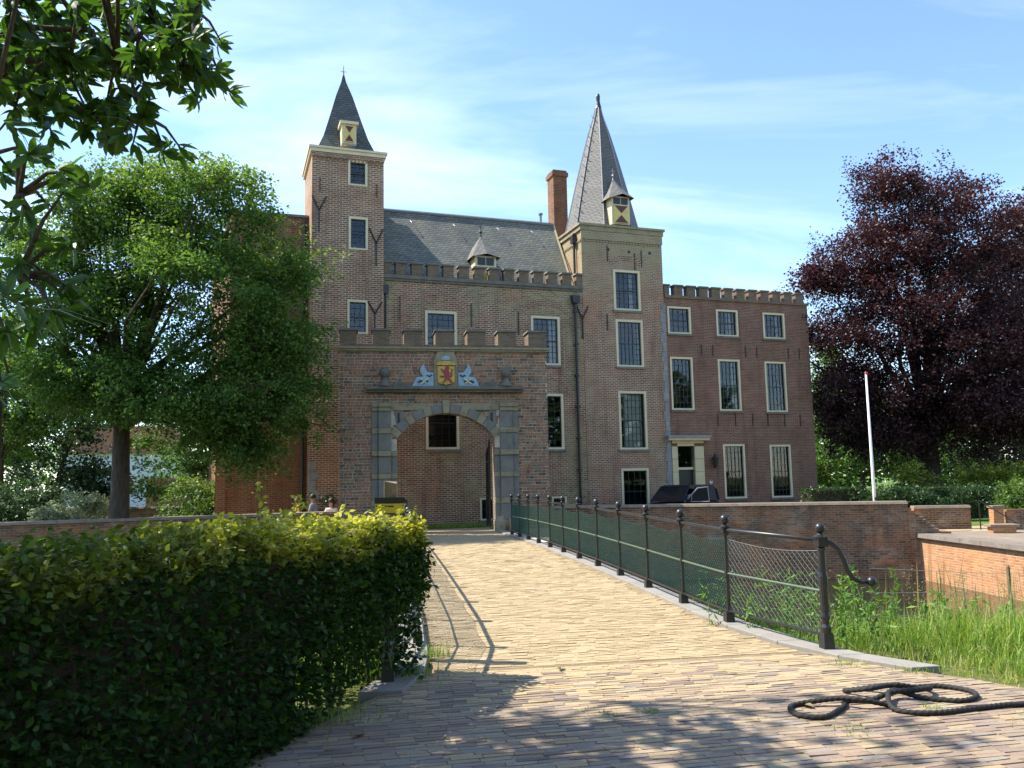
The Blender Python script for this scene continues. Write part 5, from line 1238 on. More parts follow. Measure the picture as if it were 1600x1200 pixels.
S = {
'maple': [(-5.95, 26.6, 10.33, 2.06, 1.91, 1.75), (-7.99, 27.1, 9.59, 2.31, 2.1, 1.89), (-3.97, 26.6, 8.51, 1.75, 1.7, 1.65), (-5.66, 25.9, 7.23, 2.78, 2.0, 1.79), (-3.3, 26.6, 7.07, 1.4, 1.5, 1.65), (-8.84, 27.1, 6.9, 2.1, 2.0, 1.89), (-3.9, 26.6, 5.02, 1.75, 1.5, 1.44), (-5.71, 26.3, 4.76, 2.23, 1.6, 1.42), (-8.25, 26.6, 5.02, 1.96, 1.6, 1.24), (-10.73, 27.6, 7.59, 1.71, 2.03, 2.35), (-2.75, 26.6, 5.84, 0.8, 1.0, 1.2), (-3.75, 27.2, 3.04, 1.35, 1.1, 1.0), (-4.6, 27.0, 2.9, 1.2, 1.0, 0.9), (-3.1, 27.0, 4.2, 0.9, 1.0, 1.0), (-5.39, 26.6, 11.2, 0.72, 0.82, 0.93), (-7.02, 26.9, 11.24, 1.25, 0.99, 0.73), (-8.96, 27.0, 11.0, 1.26, 1.05, 0.84)],
'beech': [(27.12, 37.0, 14.85, 2.44, 2.51, 2.58), (25.06, 37.0, 15.79, 1.29, 1.43, 1.58), (27.94, 37.0, 11.87, 4.3, 3.73, 3.16), (23.69, 37.0, 11.45, 2.29, 2.44, 2.58), (22.45, 37.0, 8.53, 1.72, 2.01, 2.29), (25.49, 36.0, 7.75, 4.19, 3.35, 2.51), (22.61, 36.0, 5.27, 2.23, 2.09, 1.95), (26.92, 36.0, 4.94, 3.91, 2.93, 1.75), (22.15, 36.5, 3.79, 1.41, 1.27, 1.13), (31.11, 37.0, 7.3, 3.16, 3.16, 3.16), (31.09, 37.0, 3.6, 2.87, 2.15, 1.3), (24.4, 36.0, 3.5, 2.4, 1.8, 1.2), (28.6, 35.6, 3.4, 2.2, 1.6, 1.0), (29.78, 37.5, 16.13, 1.31, 1.31, 1.31), (21.61, 37.0, 11.09, 0.86, 1.0, 1.15)],
'beech2': [(36.28, 41.0, 13.83, 2.86, 3.18, 3.5), (38.49, 41.0, 11.25, 3.5, 3.81, 4.13), (34.72, 41.0, 14.54, 1.27, 1.43, 1.59), (36.55, 41.0, 16.48, 1.27, 1.27, 1.27), (37.16, 41.0, 6.45, 3.18, 3.02, 2.86)],
}
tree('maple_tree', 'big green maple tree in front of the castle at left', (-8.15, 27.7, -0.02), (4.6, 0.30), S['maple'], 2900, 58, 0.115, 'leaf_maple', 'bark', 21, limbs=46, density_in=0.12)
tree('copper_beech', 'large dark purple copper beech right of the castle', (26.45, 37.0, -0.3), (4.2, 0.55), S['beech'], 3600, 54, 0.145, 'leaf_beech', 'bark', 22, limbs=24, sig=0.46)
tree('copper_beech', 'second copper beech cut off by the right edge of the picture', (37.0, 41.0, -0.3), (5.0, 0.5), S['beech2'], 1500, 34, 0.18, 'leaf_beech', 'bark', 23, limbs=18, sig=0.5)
# trees in the background, each its own
tree('background_tree', 'bright green tree between the brick wing and the copper beech', (24.8, 43.5, -0.3), (2.5, 0.2), [(24.7, 43, 7.2, 1.3, 1.5, 2.3), (25.3, 43, 3.8, 1.8, 1.7, 2.0), (23.6, 43, 2.4, 1.5, 1.3, 1.4), (24.2, 43, 5.2, 1.2, 1.4, 1.4)], 420, 34, 0.17, 'leaf_green', 'bark', 31, limbs=10)
tree('background_tree', 'green tree under the copper beech, left of its trunk', (31.5, 51, -0.3), (2.0, 0.2), [(29.6, 51, 3.2, 3.0, 2.2, 2.2), (32.6, 51, 4.0, 3.2, 2.2, 2.6), (26.6, 50, 2.6, 2.6, 2, 1.9), (35.4, 51, 3.2, 2.6, 2, 2.2)], 560, 30, 0.2, 'leaf_green', 'bark', 32, limbs=10, sig=0.45)
tree('background_tree', 'dark green tree right of the beech trunk in the background', (41, 52, -0.3), (2.0, 0.25), [(39.5, 52, 3.8, 3.2, 2.5, 2.8), (43.5, 52, 4.2, 3.4, 2.5, 3.2), (47, 52, 4.0, 3, 2.5, 3.0)], 520, 30, 0.2, 'leaf_dark', 'bark', 33, limbs=10, sig=0.45)
tree('background_tree', 'tall green tree at the left edge behind the overhanging branches', (-16.0, 38, 0), (3.4, 0.2), [(-15.7, 38, 7.4, 1.9, 1.9, 2.1), (-16.2, 38, 4.7, 2.2, 1.9, 1.8), (-14.4, 38, 5.2, 1.5, 1.5, 1.4)], 420, 36, 0.17, 'leaf_green', 'bark', 34, limbs=12)
tree('background_tree', 'round green tree in the background left of the big trunk', (-15.2, 42.5, 0), (2.4, 0.2), [(-15.5, 42, 4.1, 1.9, 1.8, 1.6), (-14.3, 42, 5.2, 1.6, 1.6, 1.6), (-16.8, 42, 2.4, 1.9, 1.6, 1.3), (-14.2, 42, 2.3, 1.6, 1.5, 1.3)], 420, 34, 0.17, 'leaf_dark', 'bark', 35, limbs=12)
tree('background_tree', 'slender green tree between the big trunk and the brick wing', (-8.6, 40, 0), (2.0, 0.1), [(-9.6, 40, 3.5, 1.5, 1.8, 1.5), (-8.3, 40, 4.6, 1.4, 1.8, 1.9), (-8.0, 40, 2.5, 1.1, 1.2, 1.0), (-10.4, 40, 2.3, 0.9, 1.1, 0.9)], 360, 34, 0.15, 'leaf_green', 'bark_grey', 36, limbs=12)
tree('background_tree', 'dense green tree far behind the small garden wall', (-21.5, 56, 0), (2.5, 0.2), [(-24, 56, 4.5, 3.2, 2.5, 3.0), (-27.5, 56, 4, 3, 2.5, 2.6), (-13.0, 58, 2.4, 2.6, 2, 1.7), (-20.9, 56, 2.2, 1.7, 2, 1.5)], 420, 30, 0.22, 'leaf_green', 'bark', 37, limbs=10, sig=0.5)
tree('thin_trunk_tree', 'bare lower trunk of a tree at the far left edge', (-12.1, 28.4, 0), (5.2, 0.17), [(-13.8, 28.6, 5.6, 1.3, 1.2, 1.2), (-13.0, 29, 7.0, 1.5, 1.2, 1.4)], 160, 34, 0.15, 'leaf_maple', 'bark', 38, limbs=8)
def bush(name, label, lobes, nclus, per, leaf, mat, seed, group=None, sig=0.2, droop=0.15, cat='shrub'):
    b = (lobes[0][0], lobes[0][1], max(-0.3, lobes[0][2] - lobes[0][5] - 0.25))
    return tree(name, label, b, (0.5, 0.05), lobes, nclus, per, leaf, mat, 'bark', seed, group, cat, sig, True, 8, droop, 0.3)
bush('pale_shrub', 'pale grey-green weeping shrub beside the big trunk at left', [(-9.75, 28.9, 0.95, 0.95, 0.8, 0.72), (-10.3, 28.9, 0.6, 0.6, 0.6, 0.5)], 260, 40, 0.085, 'leaf_pale', 41, sig=0.13, droop=0.9)
bush('yellow_shrub', 'yellow-green shrub right of the copper beech trunk', [(25.9, 33.6, 1.35, 1.3, 1.0, 0.8), (27.4, 33.4, 1.3, 1.2, 1.0, 0.75), (29.0, 33.4, 1.2, 1.2, 1, 0.8)], 300, 30, 0.12, 'leaf_yellow', 42)
bush('yellow_shrub', 'small yellow-green shrub left of the copper beech trunk', [(23.4, 33.6, 1.2, 0.75, 0.7, 0.65)], 90, 30, 0.12, 'leaf_yellow', 43)
bush('green_shrub', 'green shrub hanging over the low terrace wall at the right edge', [(22.6, 26.6, 0.75, 0.9, 0.8, 0.7), (23.7, 26.2, 0.7, 1.0, 0.8, 0.75), (24.9, 26.0, 0.8, 1.0, 0.8, 0.8)], 300, 32, 0.10, 'leaf_green', 44)
bush('laurel_shrub', 'glossy dark green shrub behind the flagpole', [(18.6, 29.6, 0.62, 0.95, 0.6, 0.62), (19.9, 29.4, 0.58, 0.9, 0.6, 0.6)], 200, 34, 0.11, 'leaf_dark', 45)
bush('dark_shrub', 'dark clipped shrub below the copper beech trunk', [(22.3, 30.4, 0.5, 0.9, 0.6, 0.65), (23.6, 30.2, 0.45, 0.8, 0.6, 0.65)], 200, 34, 0.09, 'leaf_dark', 46)
for k, (x, y, l) in enumerate(((-13.2, 33.5, 'dark shrub at the left edge behind the moat wall'), (-15.0, 34.5, 'second dark shrub at the left edge below the tall tree'), (-7.2, 33.8, 'green shrub between big trunk and brick wing'))):
    bush('garden_shrub', l, [(x, y, 0.9, 1.3, 0.9, 0.95), (x + 1.1, y, 0.75, 0.9, 0.8, 0.8)], 200, 30, 0.12, 'leaf_dark' if k < 2 else 'leaf_green', 47 + k)
bush('flowering_shrub', 'small shrub with white flowers left of the gate', [(-1.95, 30.6, 0.95, 0.32, 0.3, 0.42)], 50, 26, 0.05, 'leaf_dark', 52, sig=0.08)

# far woods closing the view
def far_wood(name, label, x0, x1, y0, zt, n, seed, mat):
    rg_ = np.random.default_rng(seed); P = []
    for k in range(int((x1 - x0) / 3)):
        c_ = np.array([x0 + 3 * k + rg_.normal(), y0 + rg_.normal() * 2, zt * rg_.uniform(0.12, 0.6)]); r_ = np.array([2.6, 2.2, zt * rg_.uniform(0.4, 0.62)])
        P.append(c_ + unit(rg_.normal(size=(n, 3))) * r_ * (1 - 0.3 * rg_.uniform(size=(n, 1))))
    P = np.concatenate(P); P = P[P[:, 2] > -0.2]
    tag(fast_quads(name, leaf_quads(P, 0.38, rg_, 0.2, 0.3, 0.75), mat, None, rg_.uniform(0, 0.6, len(P)) * np.clip(P[:, 2] / zt, 0, 1)), label, 'wood', kind='stuff')
far_wood('far_wood', 'mass of green trees behind the copper beech', 19, 80, 62, 8.5, 1900, 71, 'leaf_green')
far_wood('far_wood', 'mass of green trees far behind the left garden', -75, -10, 88, 7.0, 700, 72, 'leaf_green')

# clipped box hedges by the wing
def box_hedge(label, x0, x1, y0, th, z0, z1, seed, mat='leaf_dark', rot=0.12):
    rg = np.random.default_rng(seed); n = int(2600 * (x1 - x0)); o = tag(empty('clipped_hedge', (x0, y0, z0), rot), label, 'hedge')
    L_ = x1 - x0; H = z1 - z0; k = rg.choice(3, n, p=[0.55, 0.35, 0.10]); p = np.stack([rg.uniform(0, L_, n), rg.uniform(0, th, n), rg.uniform(0, H, n)], 1); d = rg.exponential(0.04, n)
    p[:, 1] = np.where(k == 0, d, p[:, 1]); p[:, 2] = np.where(k == 1, H - d, p[:, 2]); p[:, 0] = np.where(k == 2, d, p[:, 0])
    p += rg.normal(size=p.shape) * 0.02
    f_ = fast_quads('foliage', leaf_quads(p, 0.075, rg, 0.0, 0.2, 0.6), mat, o, rg.uniform(0, 0.5, n)); f_['kind'] = 'stuff'
    m = MB(); m.box(0.08, L_ - 0.08, 0.08, th - 0.08, 0, H - 0.08); m.build('twigs', 'bark', o)
box_hedge('long clipped dark green hedge in front of the brick wing', 16.1, 18.4, 29.6, 0.8, -0.3, 1.12, 61)
box_hedge('clipped hedge right of the flagpole, below the purple tree', 20.9, 25.2, 31.2, 0.9, -0.3, 1.0, 62)

# ---------------------------------------------------------------- sweet chestnut overhead
TIPS = [(-1.34, 6.25, 5.11), (-1.39, 6.05, 5.12), (-1.55, 6.49, 4.96), (-1.58, 6.13, 4.97), (-1.7, 6.0, 4.74), (-1.78, 6.5, 5.37), (-2.2, 7.28, 5.65), (-2.11, 7.1, 5.01), (-2.22, 7.05, 5.2), (-2.11, 6.23, 4.99), (-2.18, 6.71, 4.73), (-2.22, 6.32, 4.72), (-2.11, 6.16, 4.41), (-2.22, 6.06, 4.74), (-2.31, 6.22, 4.52), (-2.83, 7.29, 5.58), (-2.79, 7.14, 5.16), (-2.83, 7.11, 4.8), (-2.93, 7.1, 5.3), (-2.58, 6.19, 4.59), (-2.74, 6.36, 5.07), (-2.98, 6.84, 5.0), (-2.53, 7.0, 5.61), (-2.9, 7.18, 5.69), (-2.3, 7.22, 5.81), (-2.63, 6.03, 5.09), (-1.57, 6.81, 5.68), (-1.73, 6.91, 5.08), (-1.42, 6.66, 5.16), (-1.74, 6.17, 4.43), (-2.14, 5.07, 3.83), (-1.91, 4.69, 3.53), (-2.34, 5.53, 3.72), (-2.15, 5.47, 3.81), (-1.86, 5.15, 3.6), (-1.8, 4.9, 3.39), (-2.11, 5.51, 3.51), (-2.11, 5.17, 3.36), (-2.32, 5.48, 3.41), (-2.14, 5.45, 3.28), (-1.86, 5.11, 3.11), (-2.06, 5.01, 3.0), (-1.99, 5.2, 2.98), (-1.79, 5.03, 2.86), (-1.91, 4.76, 2.69), (-1.82, 4.91, 2.68), (-2.12, 5.41, 2.7), (-1.95, 4.64, 2.73), (-1.96, 4.65, 2.53), (-2.17, 5.23, 2.36), (-2.06, 4.88, 2.25), (-1.76, 5.13, 3.54), (-1.8, 5.07, 2.79)]
rg = np.random.default_rng(77)
TIPS = TIPS + [(x + rg.normal() * 0.10, y + rg.normal() * 0.25, z + rg.normal() * 0.10) for (x, y, z) in TIPS[:30] for _ in range(5)]
extra = []
for k in range(760):   # the crown goes on above and to the left of the picture
    p = np.array([rg.uniform(-7.2, -1.2), rg.uniform(4.4, 8.6), rg.uniform(4.4, 8.4)]) if k < 470 else np.array([rg.uniform(-6.5, 2.5), rg.uniform(-5.0, 3.2), rg.uniform(5.2, 8.6)])
    if p[2] < 1.75 + p[1] * 0.66 + 0.45 and p[0] > -0.43 * p[1] - 0.2: continue
    extra.append(tuple(p))
chest = tag(empty('chestnut_tree', (-5.4, 6.6, -0.05)), 'sweet chestnut tree whose leafy branches hang in at the upper left', 'tree')
CB = np.array(chest.location)
m = MB(); m.tube([(0, 0, -0.2), (0, 0, 0.2), (0.05, 0, 1.6), (0.1, 0.05, 3.2), (0.3, 0.1, 4.8), (0.5, 0.2, 6.8)], [0.5, 0.36, 0.31, 0.28, 0.22, 0.1], 12); m.build('trunk', 'bark', chest, smooth=True)
hubs = [(-2.9, 6.7, 5.0), (-2.3, 6.6, 5.3), (-2.0, 6.4, 4.95), (-2.6, 7.1, 5.3), (-2.45, 5.35, 3.75), (-2.3, 5.15, 3.2), (-2.25, 5.0, 2.75), (-3.6, 7.0, 6.4), (-4.6, 6.0, 6.8), (-3.0, 8.2, 6.8), (-4.5, 8.0, 7.0), (-2.6, 6.0, 6.6), (-3.4, 2.4, 6.6), (-1.4, 0.6, 6.9), (0.6, -1.6, 6.9), (-3.6, -1.6, 6.9), (-4.8, 1.4, 6.4), (0.4, 1.4, 7.2)]
m = MB()
for h_ in hubs:
    e = np.array(h_) - CB; s_ = np.array([0.15, 0.05, min(6.0, max(3.0, e[2] - 0.6))]); md = s_ * 0.5 + e * 0.5 + np.array([0, 0, 0.3])
    m.tube([tuple(s_), tuple(md), tuple(e)], [0.055, 0.036, 0.02], 7, caps=False)
hb = np.array(hubs)
T0 = np.array(TIPS[:53]); hb2 = np.concatenate([hb, np.array([(-2.0, 6.9, 5.45), (-1.7, 6.35, 5.15), (-2.4, 6.2, 4.85), (-2.75, 6.9, 5.05), (-2.2, 5.3, 3.5), (-2.1, 5.1, 2.95)])])
for ti, t_ in enumerate(TIPS + extra):
    p = np.array(t_); pool = hb2 if ti < 53 else (T0 if ti < len(TIPS) else hb); j = np.argmin(np.linalg.norm(pool - p, axis=1)); a = pool[j] - CB; b = p - CB
    if np.linalg.norm(a - b) > 2.2: continue
    m.tube([tuple(a), tuple(a * 0.45 + b * 0.55 + np.array([0, 0, 0.06])), tuple(b)], [0.020, 0.012, 0.006], 5, caps=False)
m.build('branches', 'bark', chest, smooth=True)
def chestnut_leaf():
    L_, W_ = 1.0, 0.15; ys_ = [0, 0.12, 0.35, 0.6, 0.85, 1.0]; ws = [0.01, 0.07, 0.15, 0.165, 0.09, 0.005]; V = []; F = []
    for y_, w_ in zip(ys_, ws): V += [(-w_, y_, 0.25 * w_ - 0.22 * y_ * y_), (0, y_, -0.22 * y_ * y_), (w_, y_, 0.25 * w_ - 0.22 * y_ * y_)]
    for k in range(5):
        a = k * 3; F += [(a, a + 1, a + 4, a + 3), (a + 1, a + 2, a + 5, a + 4)]
    return V, F
LV, LF = chestnut_leaf(); LVa = np.array(LV); lm = bpy.data.meshes.new('leaf'); lm.from_pydata(LV, [], LF); lm.materials.append(M['leaf_chestnut'])
lm.polygons.foreach_set('use_smooth', [True] * len(LF))
solo = 0; bulkV, bulkF = [], []
for ti, t_ in enumerate(TIPS + extra):
    p = np.array(t_) - CB; nl = rg.integers(8, 13); ax = unit(np.array([[rg.normal() * 0.5 + 0.25, rg.normal() * 0.5, -0.25 + rg.normal() * 0.3]]))[0]
    fr = Vector(ax).to_track_quat('Y', 'Z').to_matrix().to_4x4()
    for q in range(nl):
        sz = rg.uniform(0.12, 0.19) * (0.85 if 30 <= ti < 53 else 1.0); ang = 2 * math.pi * q / nl + rg.normal() * 0.2; open_ = rg.uniform(0.55, 1.25)
        M4 = Matrix.Translation(Vector(p + ax * rg.uniform(-0.09, 0.02))) @ fr @ Matrix.Rotation(ang, 4, 'Y') @ Matrix.Rotation(open_, 4, 'X') @ Matrix.Rotation(rg.normal() * 0.4, 4, 'Y') @ Matrix.Scale(sz, 4)
        if ti < len(TIPS) and solo < 300 and ti < 53:
            o = link(bpy.data.objects.new('leaf', lm), chest); o.matrix_local = M4; solo += 1
        else:
            A = np.array(M4); v = LVa @ A[:3, :3].T + A[:3, 3]; b0 = len(bulkV) * len(LV); bulkV.append(v); bulkF += [tuple(i + b0 for i in f) for f in LF]
fo = fast_mesh('foliage', np.concatenate(bulkV), bulkF, 'leaf_chestnut', chest); tag(fo, kind='stuff')
m = MB()
for t_ in TIPS[:53:2]:
    p = np.array(t_) - CB
    for q in range(3):
        d_ = np.array([rg.normal() * 0.12 + 0.08, rg.normal() * 0.1, -0.05 - abs(rg.normal()) * 0.05]); m.tube([tuple(p), tuple(p + d_ * 0.6 + np.array([0, 0, 0.03])), tuple(p + d_ * 1.3)], [0.003, 0.0028, 0.0015], 3)
tag(m.build('catkins', 'leaf_pale', chest), kind='stuff')

# ---------------------------------------------------------------- the park behind the viewer: one mass, seen in the window panes
rg = np.random.default_rng(78); PW = []
for k in range(16):
    cx_, cy_, r_ = -34 + 6.4 * k, -17 - 5 * rg.uniform(), rg.uniform(3.6, 4.8)
    u = unit(rg.normal(size=(700, 3))); PW.append(np.array([cx_, cy_, 7.2 + rg.uniform(0, 2)]) + u * np.array([r_, r_, 7.2]) * (1 - 0.25 * rg.uniform(size=(700, 1))))
PW = np.concatenate(PW); PW = PW[PW[:, 2] > 0]
pk = fast_quads('park_wood', leaf_quads(PW, 1.4, rg, 0.2, 0.3, 0.8), 'leaf_green', None, np.zeros(len(PW))); tag(pk, 'mass of park trees behind the viewer, mirrored in the castle windows', 'wood', kind='stuff')

# ---------------------------------------------------------------- grass, reeds, weeds
def bank_z(x, y): return np.interp(y, [-400, 7.9, 8.8, 10.2, 12.0, 13.5], [-0.05, -0.05, -0.25, -0.8, -1.7, -2.3])
def blades(name, P, H, W, mat, seed, lean=0.35, label=None, parent=None, young_lit=None):
    rg_ = np.random.default_rng(seed); n = len(P); a = rg_.uniform(0, 2 * math.pi, n); dirv = np.stack([np.cos(a), np.sin(a), np.zeros(n)], 1); ln = np.abs(rg_.normal(size=(n, 1))) * lean
    sd = np.stack([-np.sin(a), np.cos(a), np.zeros(n)], 1) * (W[:, None] / 2); up = np.array([0, 0, 1.0]); H = H[:, None]
    p1 = P + up * H * 0.55 + dirv * H * ln * 0.4; p2 = P + up * H * (1 - 0.25 * ln) + dirv * H * ln * 1.2
    V = np.stack([P - sd, P + sd, p1 + sd * 0.8, p1 - sd * 0.8, p2 + sd * 0.12, p2 - sd * 0.12], 1).reshape(-1, 3)
    b = (np.arange(n) * 6)[:, None]; F = np.concatenate([b + np.array([[0, 1, 2, 3]]), b + np.array([[3, 2, 4, 5]])])
    at = np.repeat(young_lit if young_lit is not None else np.zeros(n), 6)
    return fast_mesh(name, V, F, mat, parent, at)
rg = np.random.default_rng(90)
def scatter(n, xr, yr, ok): 
    p = np.stack([rg.uniform(*xr, n), rg.uniform(*yr, n)], 1); return p[ok(p[:, 0], p[:, 1])]
redge = lambda y: np.interp(y, [4.0, 6.0, 7.0, 7.7, 9.0, 10.0], [6.35, 5.12, 4.75, 4.35, 4.2, 4.18])
p = scatter(62000, (4.1, 13.5), (5.0, 12.3), lambda x, y: (x > redge(y) + 0.03)); p = p[rg.uniform(size=len(p)) < np.where(p[:, 0] < 9, 1, 0.6)]
z = bank_z(p[:, 0], p[:, 1]); dist = np.clip((p[:, 0] - redge(p[:, 1])) / 0.9, 0.16, 1)
clump = 0.75 + 0.35 * np.sin(p[:, 0] * 2.3 + 1.1 * np.sin(p[:, 1] * 1.9)) * np.sin(p[:, 1] * 2.7 + p[:, 0])
H = rg.uniform(0.12, 0.56, len(p)) * dist * clump * np.where(p[:, 1] > 9, 1.15, 1.0)
g = blades('bank_grass', np.column_stack([p, z]), H, rg.uniform(0.004, 0.011, len(p)), 'grass', 91, 0.55, young_lit=((rg.uniform(size=len(p)) < 0.10) | (dist < 0.4) & (rg.uniform(size=len(p)) < 0.6)) * 0.9)
tag(g, 'long sunlit green grass on the right moat bank', 'grass', kind='stuff')
p = scatter(520, (5.0, 15.0), (9.2, 12.2), lambda x, y: (x > redge(y) + 0.5)); z = bank_z(p[:, 0], p[:, 1])
g = blades('reeds', np.column_stack([p, z]), rg.uniform(0.7, 1.35, len(p)), rg.uniform(0.014, 0.028, len(p)), 'reed', 92, 0.16, young_lit=(rg.uniform(size=len(p)) < 0.10) * 1.0)
tag(g, 'tall reeds growing along the water at the right bank', 'reeds', kind='stuff')
p = scatter(9000, (-7.0, 0.12), (7.4, 12.2), lambda x, y: (x < 0.1)); z = bank_z(p[:, 0], p[:, 1])
g = blades('bank_grass', np.column_stack([p, z]), rg.uniform(0.2, 0.6, len(p)), rg.uniform(0.008, 0.016, len(p)), 'grass', 93, 0.45)
tag(g, 'lit green grass seen under the hedge on the left moat bank', 'grass', kind='stuff')
p = scatter(5200, (0.3, 7.9), (30.4, 33.1), lambda x, y: (y > 29.9 + 0.175 * x) & (y < 31.7 + 0.175 * x))
g = blades('lawn_grass', np.column_stack([p, np.full(len(p), -0.015)]), rg.uniform(0.04, 0.13, len(p)), rg.uniform(0.015, 0.03, len(p)), 'grass', 94, 0.5); tag(g, 'strip of grass at the foot of the castle hall', 'grass', kind='stuff')
p = scatter(520, (4.6, 12.5), (6.6, 11.5), lambda x, y: (x > redge(y) + 0.25)); z = bank_z(p[:, 0], p[:, 1]); V_ = []
for (x_, y_), z_ in zip(p, z):
    h_ = rg.uniform(0.45, 0.85); lx, ly = rg.normal() * 0.12, rg.normal() * 0.12
    for q in range(16):
        f_ = 0.72 + 0.28 * q / 15; V_.append((x_ + lx * f_ ** 2, y_ + ly * f_ ** 2, z_ + h_ * f_))
V_ = np.array(V_) + rg.normal(size=(len(V_), 3)) * 0.006
g = fast_quads('grass_seed_heads', leaf_quads(V_, 0.022, rg, -0.4, 0.2, 0.4), 'reed', None, np.full(len(V_), 0.7)); tag(g, 'feathery seed heads above the grass of the right bank', 'grass', kind='stuff')
# leafy weeds
def weed(label, x, y, h, n, seed, spread=0.22):
    rg_ = np.random.default_rng(seed); o = tag(empty('weed_plant', (x, y, float(bank_z(x, y)))), label, 'plant', 'leafy weeds on the right bank'); m = MB(); P = []
    for k in range(n):
        bx, by = rg_.normal() * spread, rg_.normal() * spread; tx, ty = bx + rg_.normal() * 0.12, by + rg_.normal() * 0.12; hh = h * rg_.uniform(0.65, 1.05)
        m.tube([(bx, by, -0.05), ((bx + tx) / 2, (by + ty) / 2, hh * 0.5), (tx, ty, hh)], [0.006, 0.005, 0.002], 4)
        for q in range(30):
            f_ = rg_.uniform(0.12, 1.0); P.append((bx + (tx - bx) * f_ + rg_.normal() * 0.02, by + (ty - by) * f_ + rg_.normal() * 0.02, hh * f_))
    m.build('stems', 'weed', o); l = fast_quads('leaves', leaf_quads(np.array(P), 0.10, rg_, -0.1, 0.2, 0.3), 'weed', o); l['kind'] = 'stuff'
for k, (x, y, h, lab) in enumerate(((4.42, 8.55, 0.78, 'leafy green weed just left of the iron end post'), (4.3, 9.5, 1.05, 'tall leafy weed behind the second railing panel'), (4.45, 10.6, 1.5, 'leafy weed further along behind the railing mesh'), (4.75, 8.15, 0.85, 'tall leafy weed just right of the iron end post'), (5.4, 8.3, 0.6, 'low leafy weed beside the hooked rail end'), (6.3, 8.2, 0.55, 'leafy weed among the grass at the right'), (4.9, 9.8, 1.2, 'leafy weed at the water edge behind the end post'))):
    weed(lab, x, y, h, 9 if k != 4 else 6, 100 + k)
def tuft(label, x, y, h, n, seed, r=0.1):
    rg_ = np.random.default_rng(seed); q = rg_.normal(size=(n, 2)) * r; P = np.column_stack([q, np.zeros(n)])
    g = blades('grass_tuft', P, rg_.uniform(0.4, 1.0, n) * h, rg_.uniform(0.004, 0.009, n), 'grass', seed, 0.7); g.location = (x, y, -0.008); tag(g, label, 'grass', 'tufts between the paving bricks', 'stuff')
for k, (x, y, h, n, r, lab) in enumerate(((1.95, 6.05, 0.05, 60, 0.06, 'small grass tuft in the paving left of the rope'), (1.6, 6.1, 0.04, 40, 0.08, 'tiny weed in the paving, leftmost of those in the sun'), (4.12, 7.12, 0.06, 80, 0.08, 'grass tuft in front of the iron end post'), (4.5, 6.75, 0.06, 90, 0.10, 'grass tuft at the end of the right kerb'), (0.5, 8.3, 0.20, 90, 0.10, 'dark grass tuft beside the left kerb in the shade'), (0.25, 7.55, 0.16, 120, 0.16, 'grass growing along the foot of the hedge end'), (3.95, 5.66, 0.05, 40, 0.04, 'tiny tuft inside the rope loop'), (-0.3, 6.4, 0.12, 160, 0.2, 'grass at the foot of the hedge beside the shaded paving'), (3.1, 5.35, 0.05, 50, 0.09, 'small weed in front of the rope'), (4.4, 5.25, 0.05, 60, 0.12, 'weed in the paving at the lower right'), (2.85, 6.9, 0.03, 24, 0.04, 'tiny weed on the bridge end in the sun'))):
    tuft(lab, x, y, h, n, 120 + k, r)
for k, (x, y, a, lab) in enumerate(((-0.16, 5.9, 0.4, 'dry brown leaf on the shaded paving'), (1.58, 7.5, 1.2, 'curled dead leaf on the bridge end in the hedge shadow'), (3.09, 5.91, 2.0, 'pale brown leaf inside the left rope loop'))):
    m = MB(); m.poly([(-0.06, 0, 0.012), (-0.02, 0.03, 0.022), (0.05, 0.012, 0.016), (0.03, 0, 0.004)]); m.poly([(-0.06, 0, 0.012), (0.03, 0, 0.004), (0.05, -0.012, 0.018), (-0.01, -0.03, 0.024)])
    o = m.build('fallen_leaf', 'wood', None); o.location = (x, y, 0.004); o.rotation_euler = (0, 0, a); tag(o, lab, 'leaf', 'fallen leaves')

# ---------------------------------------------------------------- parked car
car = tag(empty('parked_car', (11.55, 31.5, -0.28), R(216)), 'black van with its front door open, parked before the cream doorway', 'car')
car.scale = (0.93, 0.93, 0.97)
CW = 0.80
low = [(-1.95, 0.35), (-1.95, 0.95), (-1.85, 1.02), (0.85, 1.0), (1.75, 0.86), (1.95, 0.70), (1.98, 0.38), (1.55, 0.30), (-1.6, 0.30)]
m = MB(); m.prism(low, -CW, CW); m.build('body', 'car_paint', car, bevel=0.05)
cab = [(-1.9, 1.022), (-1.82, 1.5), (-1.62, 1.66), (0.05, 1.68), (0.22, 1.62), (0.92, 1.022)]
n_c = len(cab); m = MB(); inn = 0.10
def cy(z): return CW - 0.02 - inn * max(0, (z - 1.02) / 0.66)
m.poly([(x, -cy(z), z) for x, z in cab[1:5]] + [(0.12, -cy(1.5), 1.56), (-1.72, -cy(1.5), 1.5)])
roofp = cab[1:5]
for (a, b) in zip(roofp[:-1], roofp[1:]): m.poly([(a[0], -cy(a[1]), a[1]), (b[0], -cy(b[1]), b[1]), (b[0], cy(b[1]), b[1]), (a[0], cy(a[1]), a[1])])
m.poly([(x, cy(z), z) for x, z in [(-1.82, 1.5), (-1.62, 1.66), (0.05, 1.68), (0.22, 1.62), (0.15, 1.53), (-1.72, 1.46)]])
for s_ in (-1, 1):
    m.tube([(0.22, s_ * cy(1.62), 1.62), (0.92, s_ * cy(1.03), 1.03)], 0.04, 6); m.tube([(-0.25, s_ * cy(1.6), 1.6), (-0.25, s_ * cy(1.03), 1.03)], 0.045, 6); m.tube([(-1.82, s_ * cy(1.5), 1.5), (-1.9, s_ * cy(1.03), 1.03)], 0.06, 6)
    m.poly([(-1.88, s_ * cy(1.03), 1.03), (-0.25, s_ * cy(1.03), 1.03), (-0.25, s_ * cy(1.58), 1.58), (-1.80, s_ * cy(1.5), 1.5)])
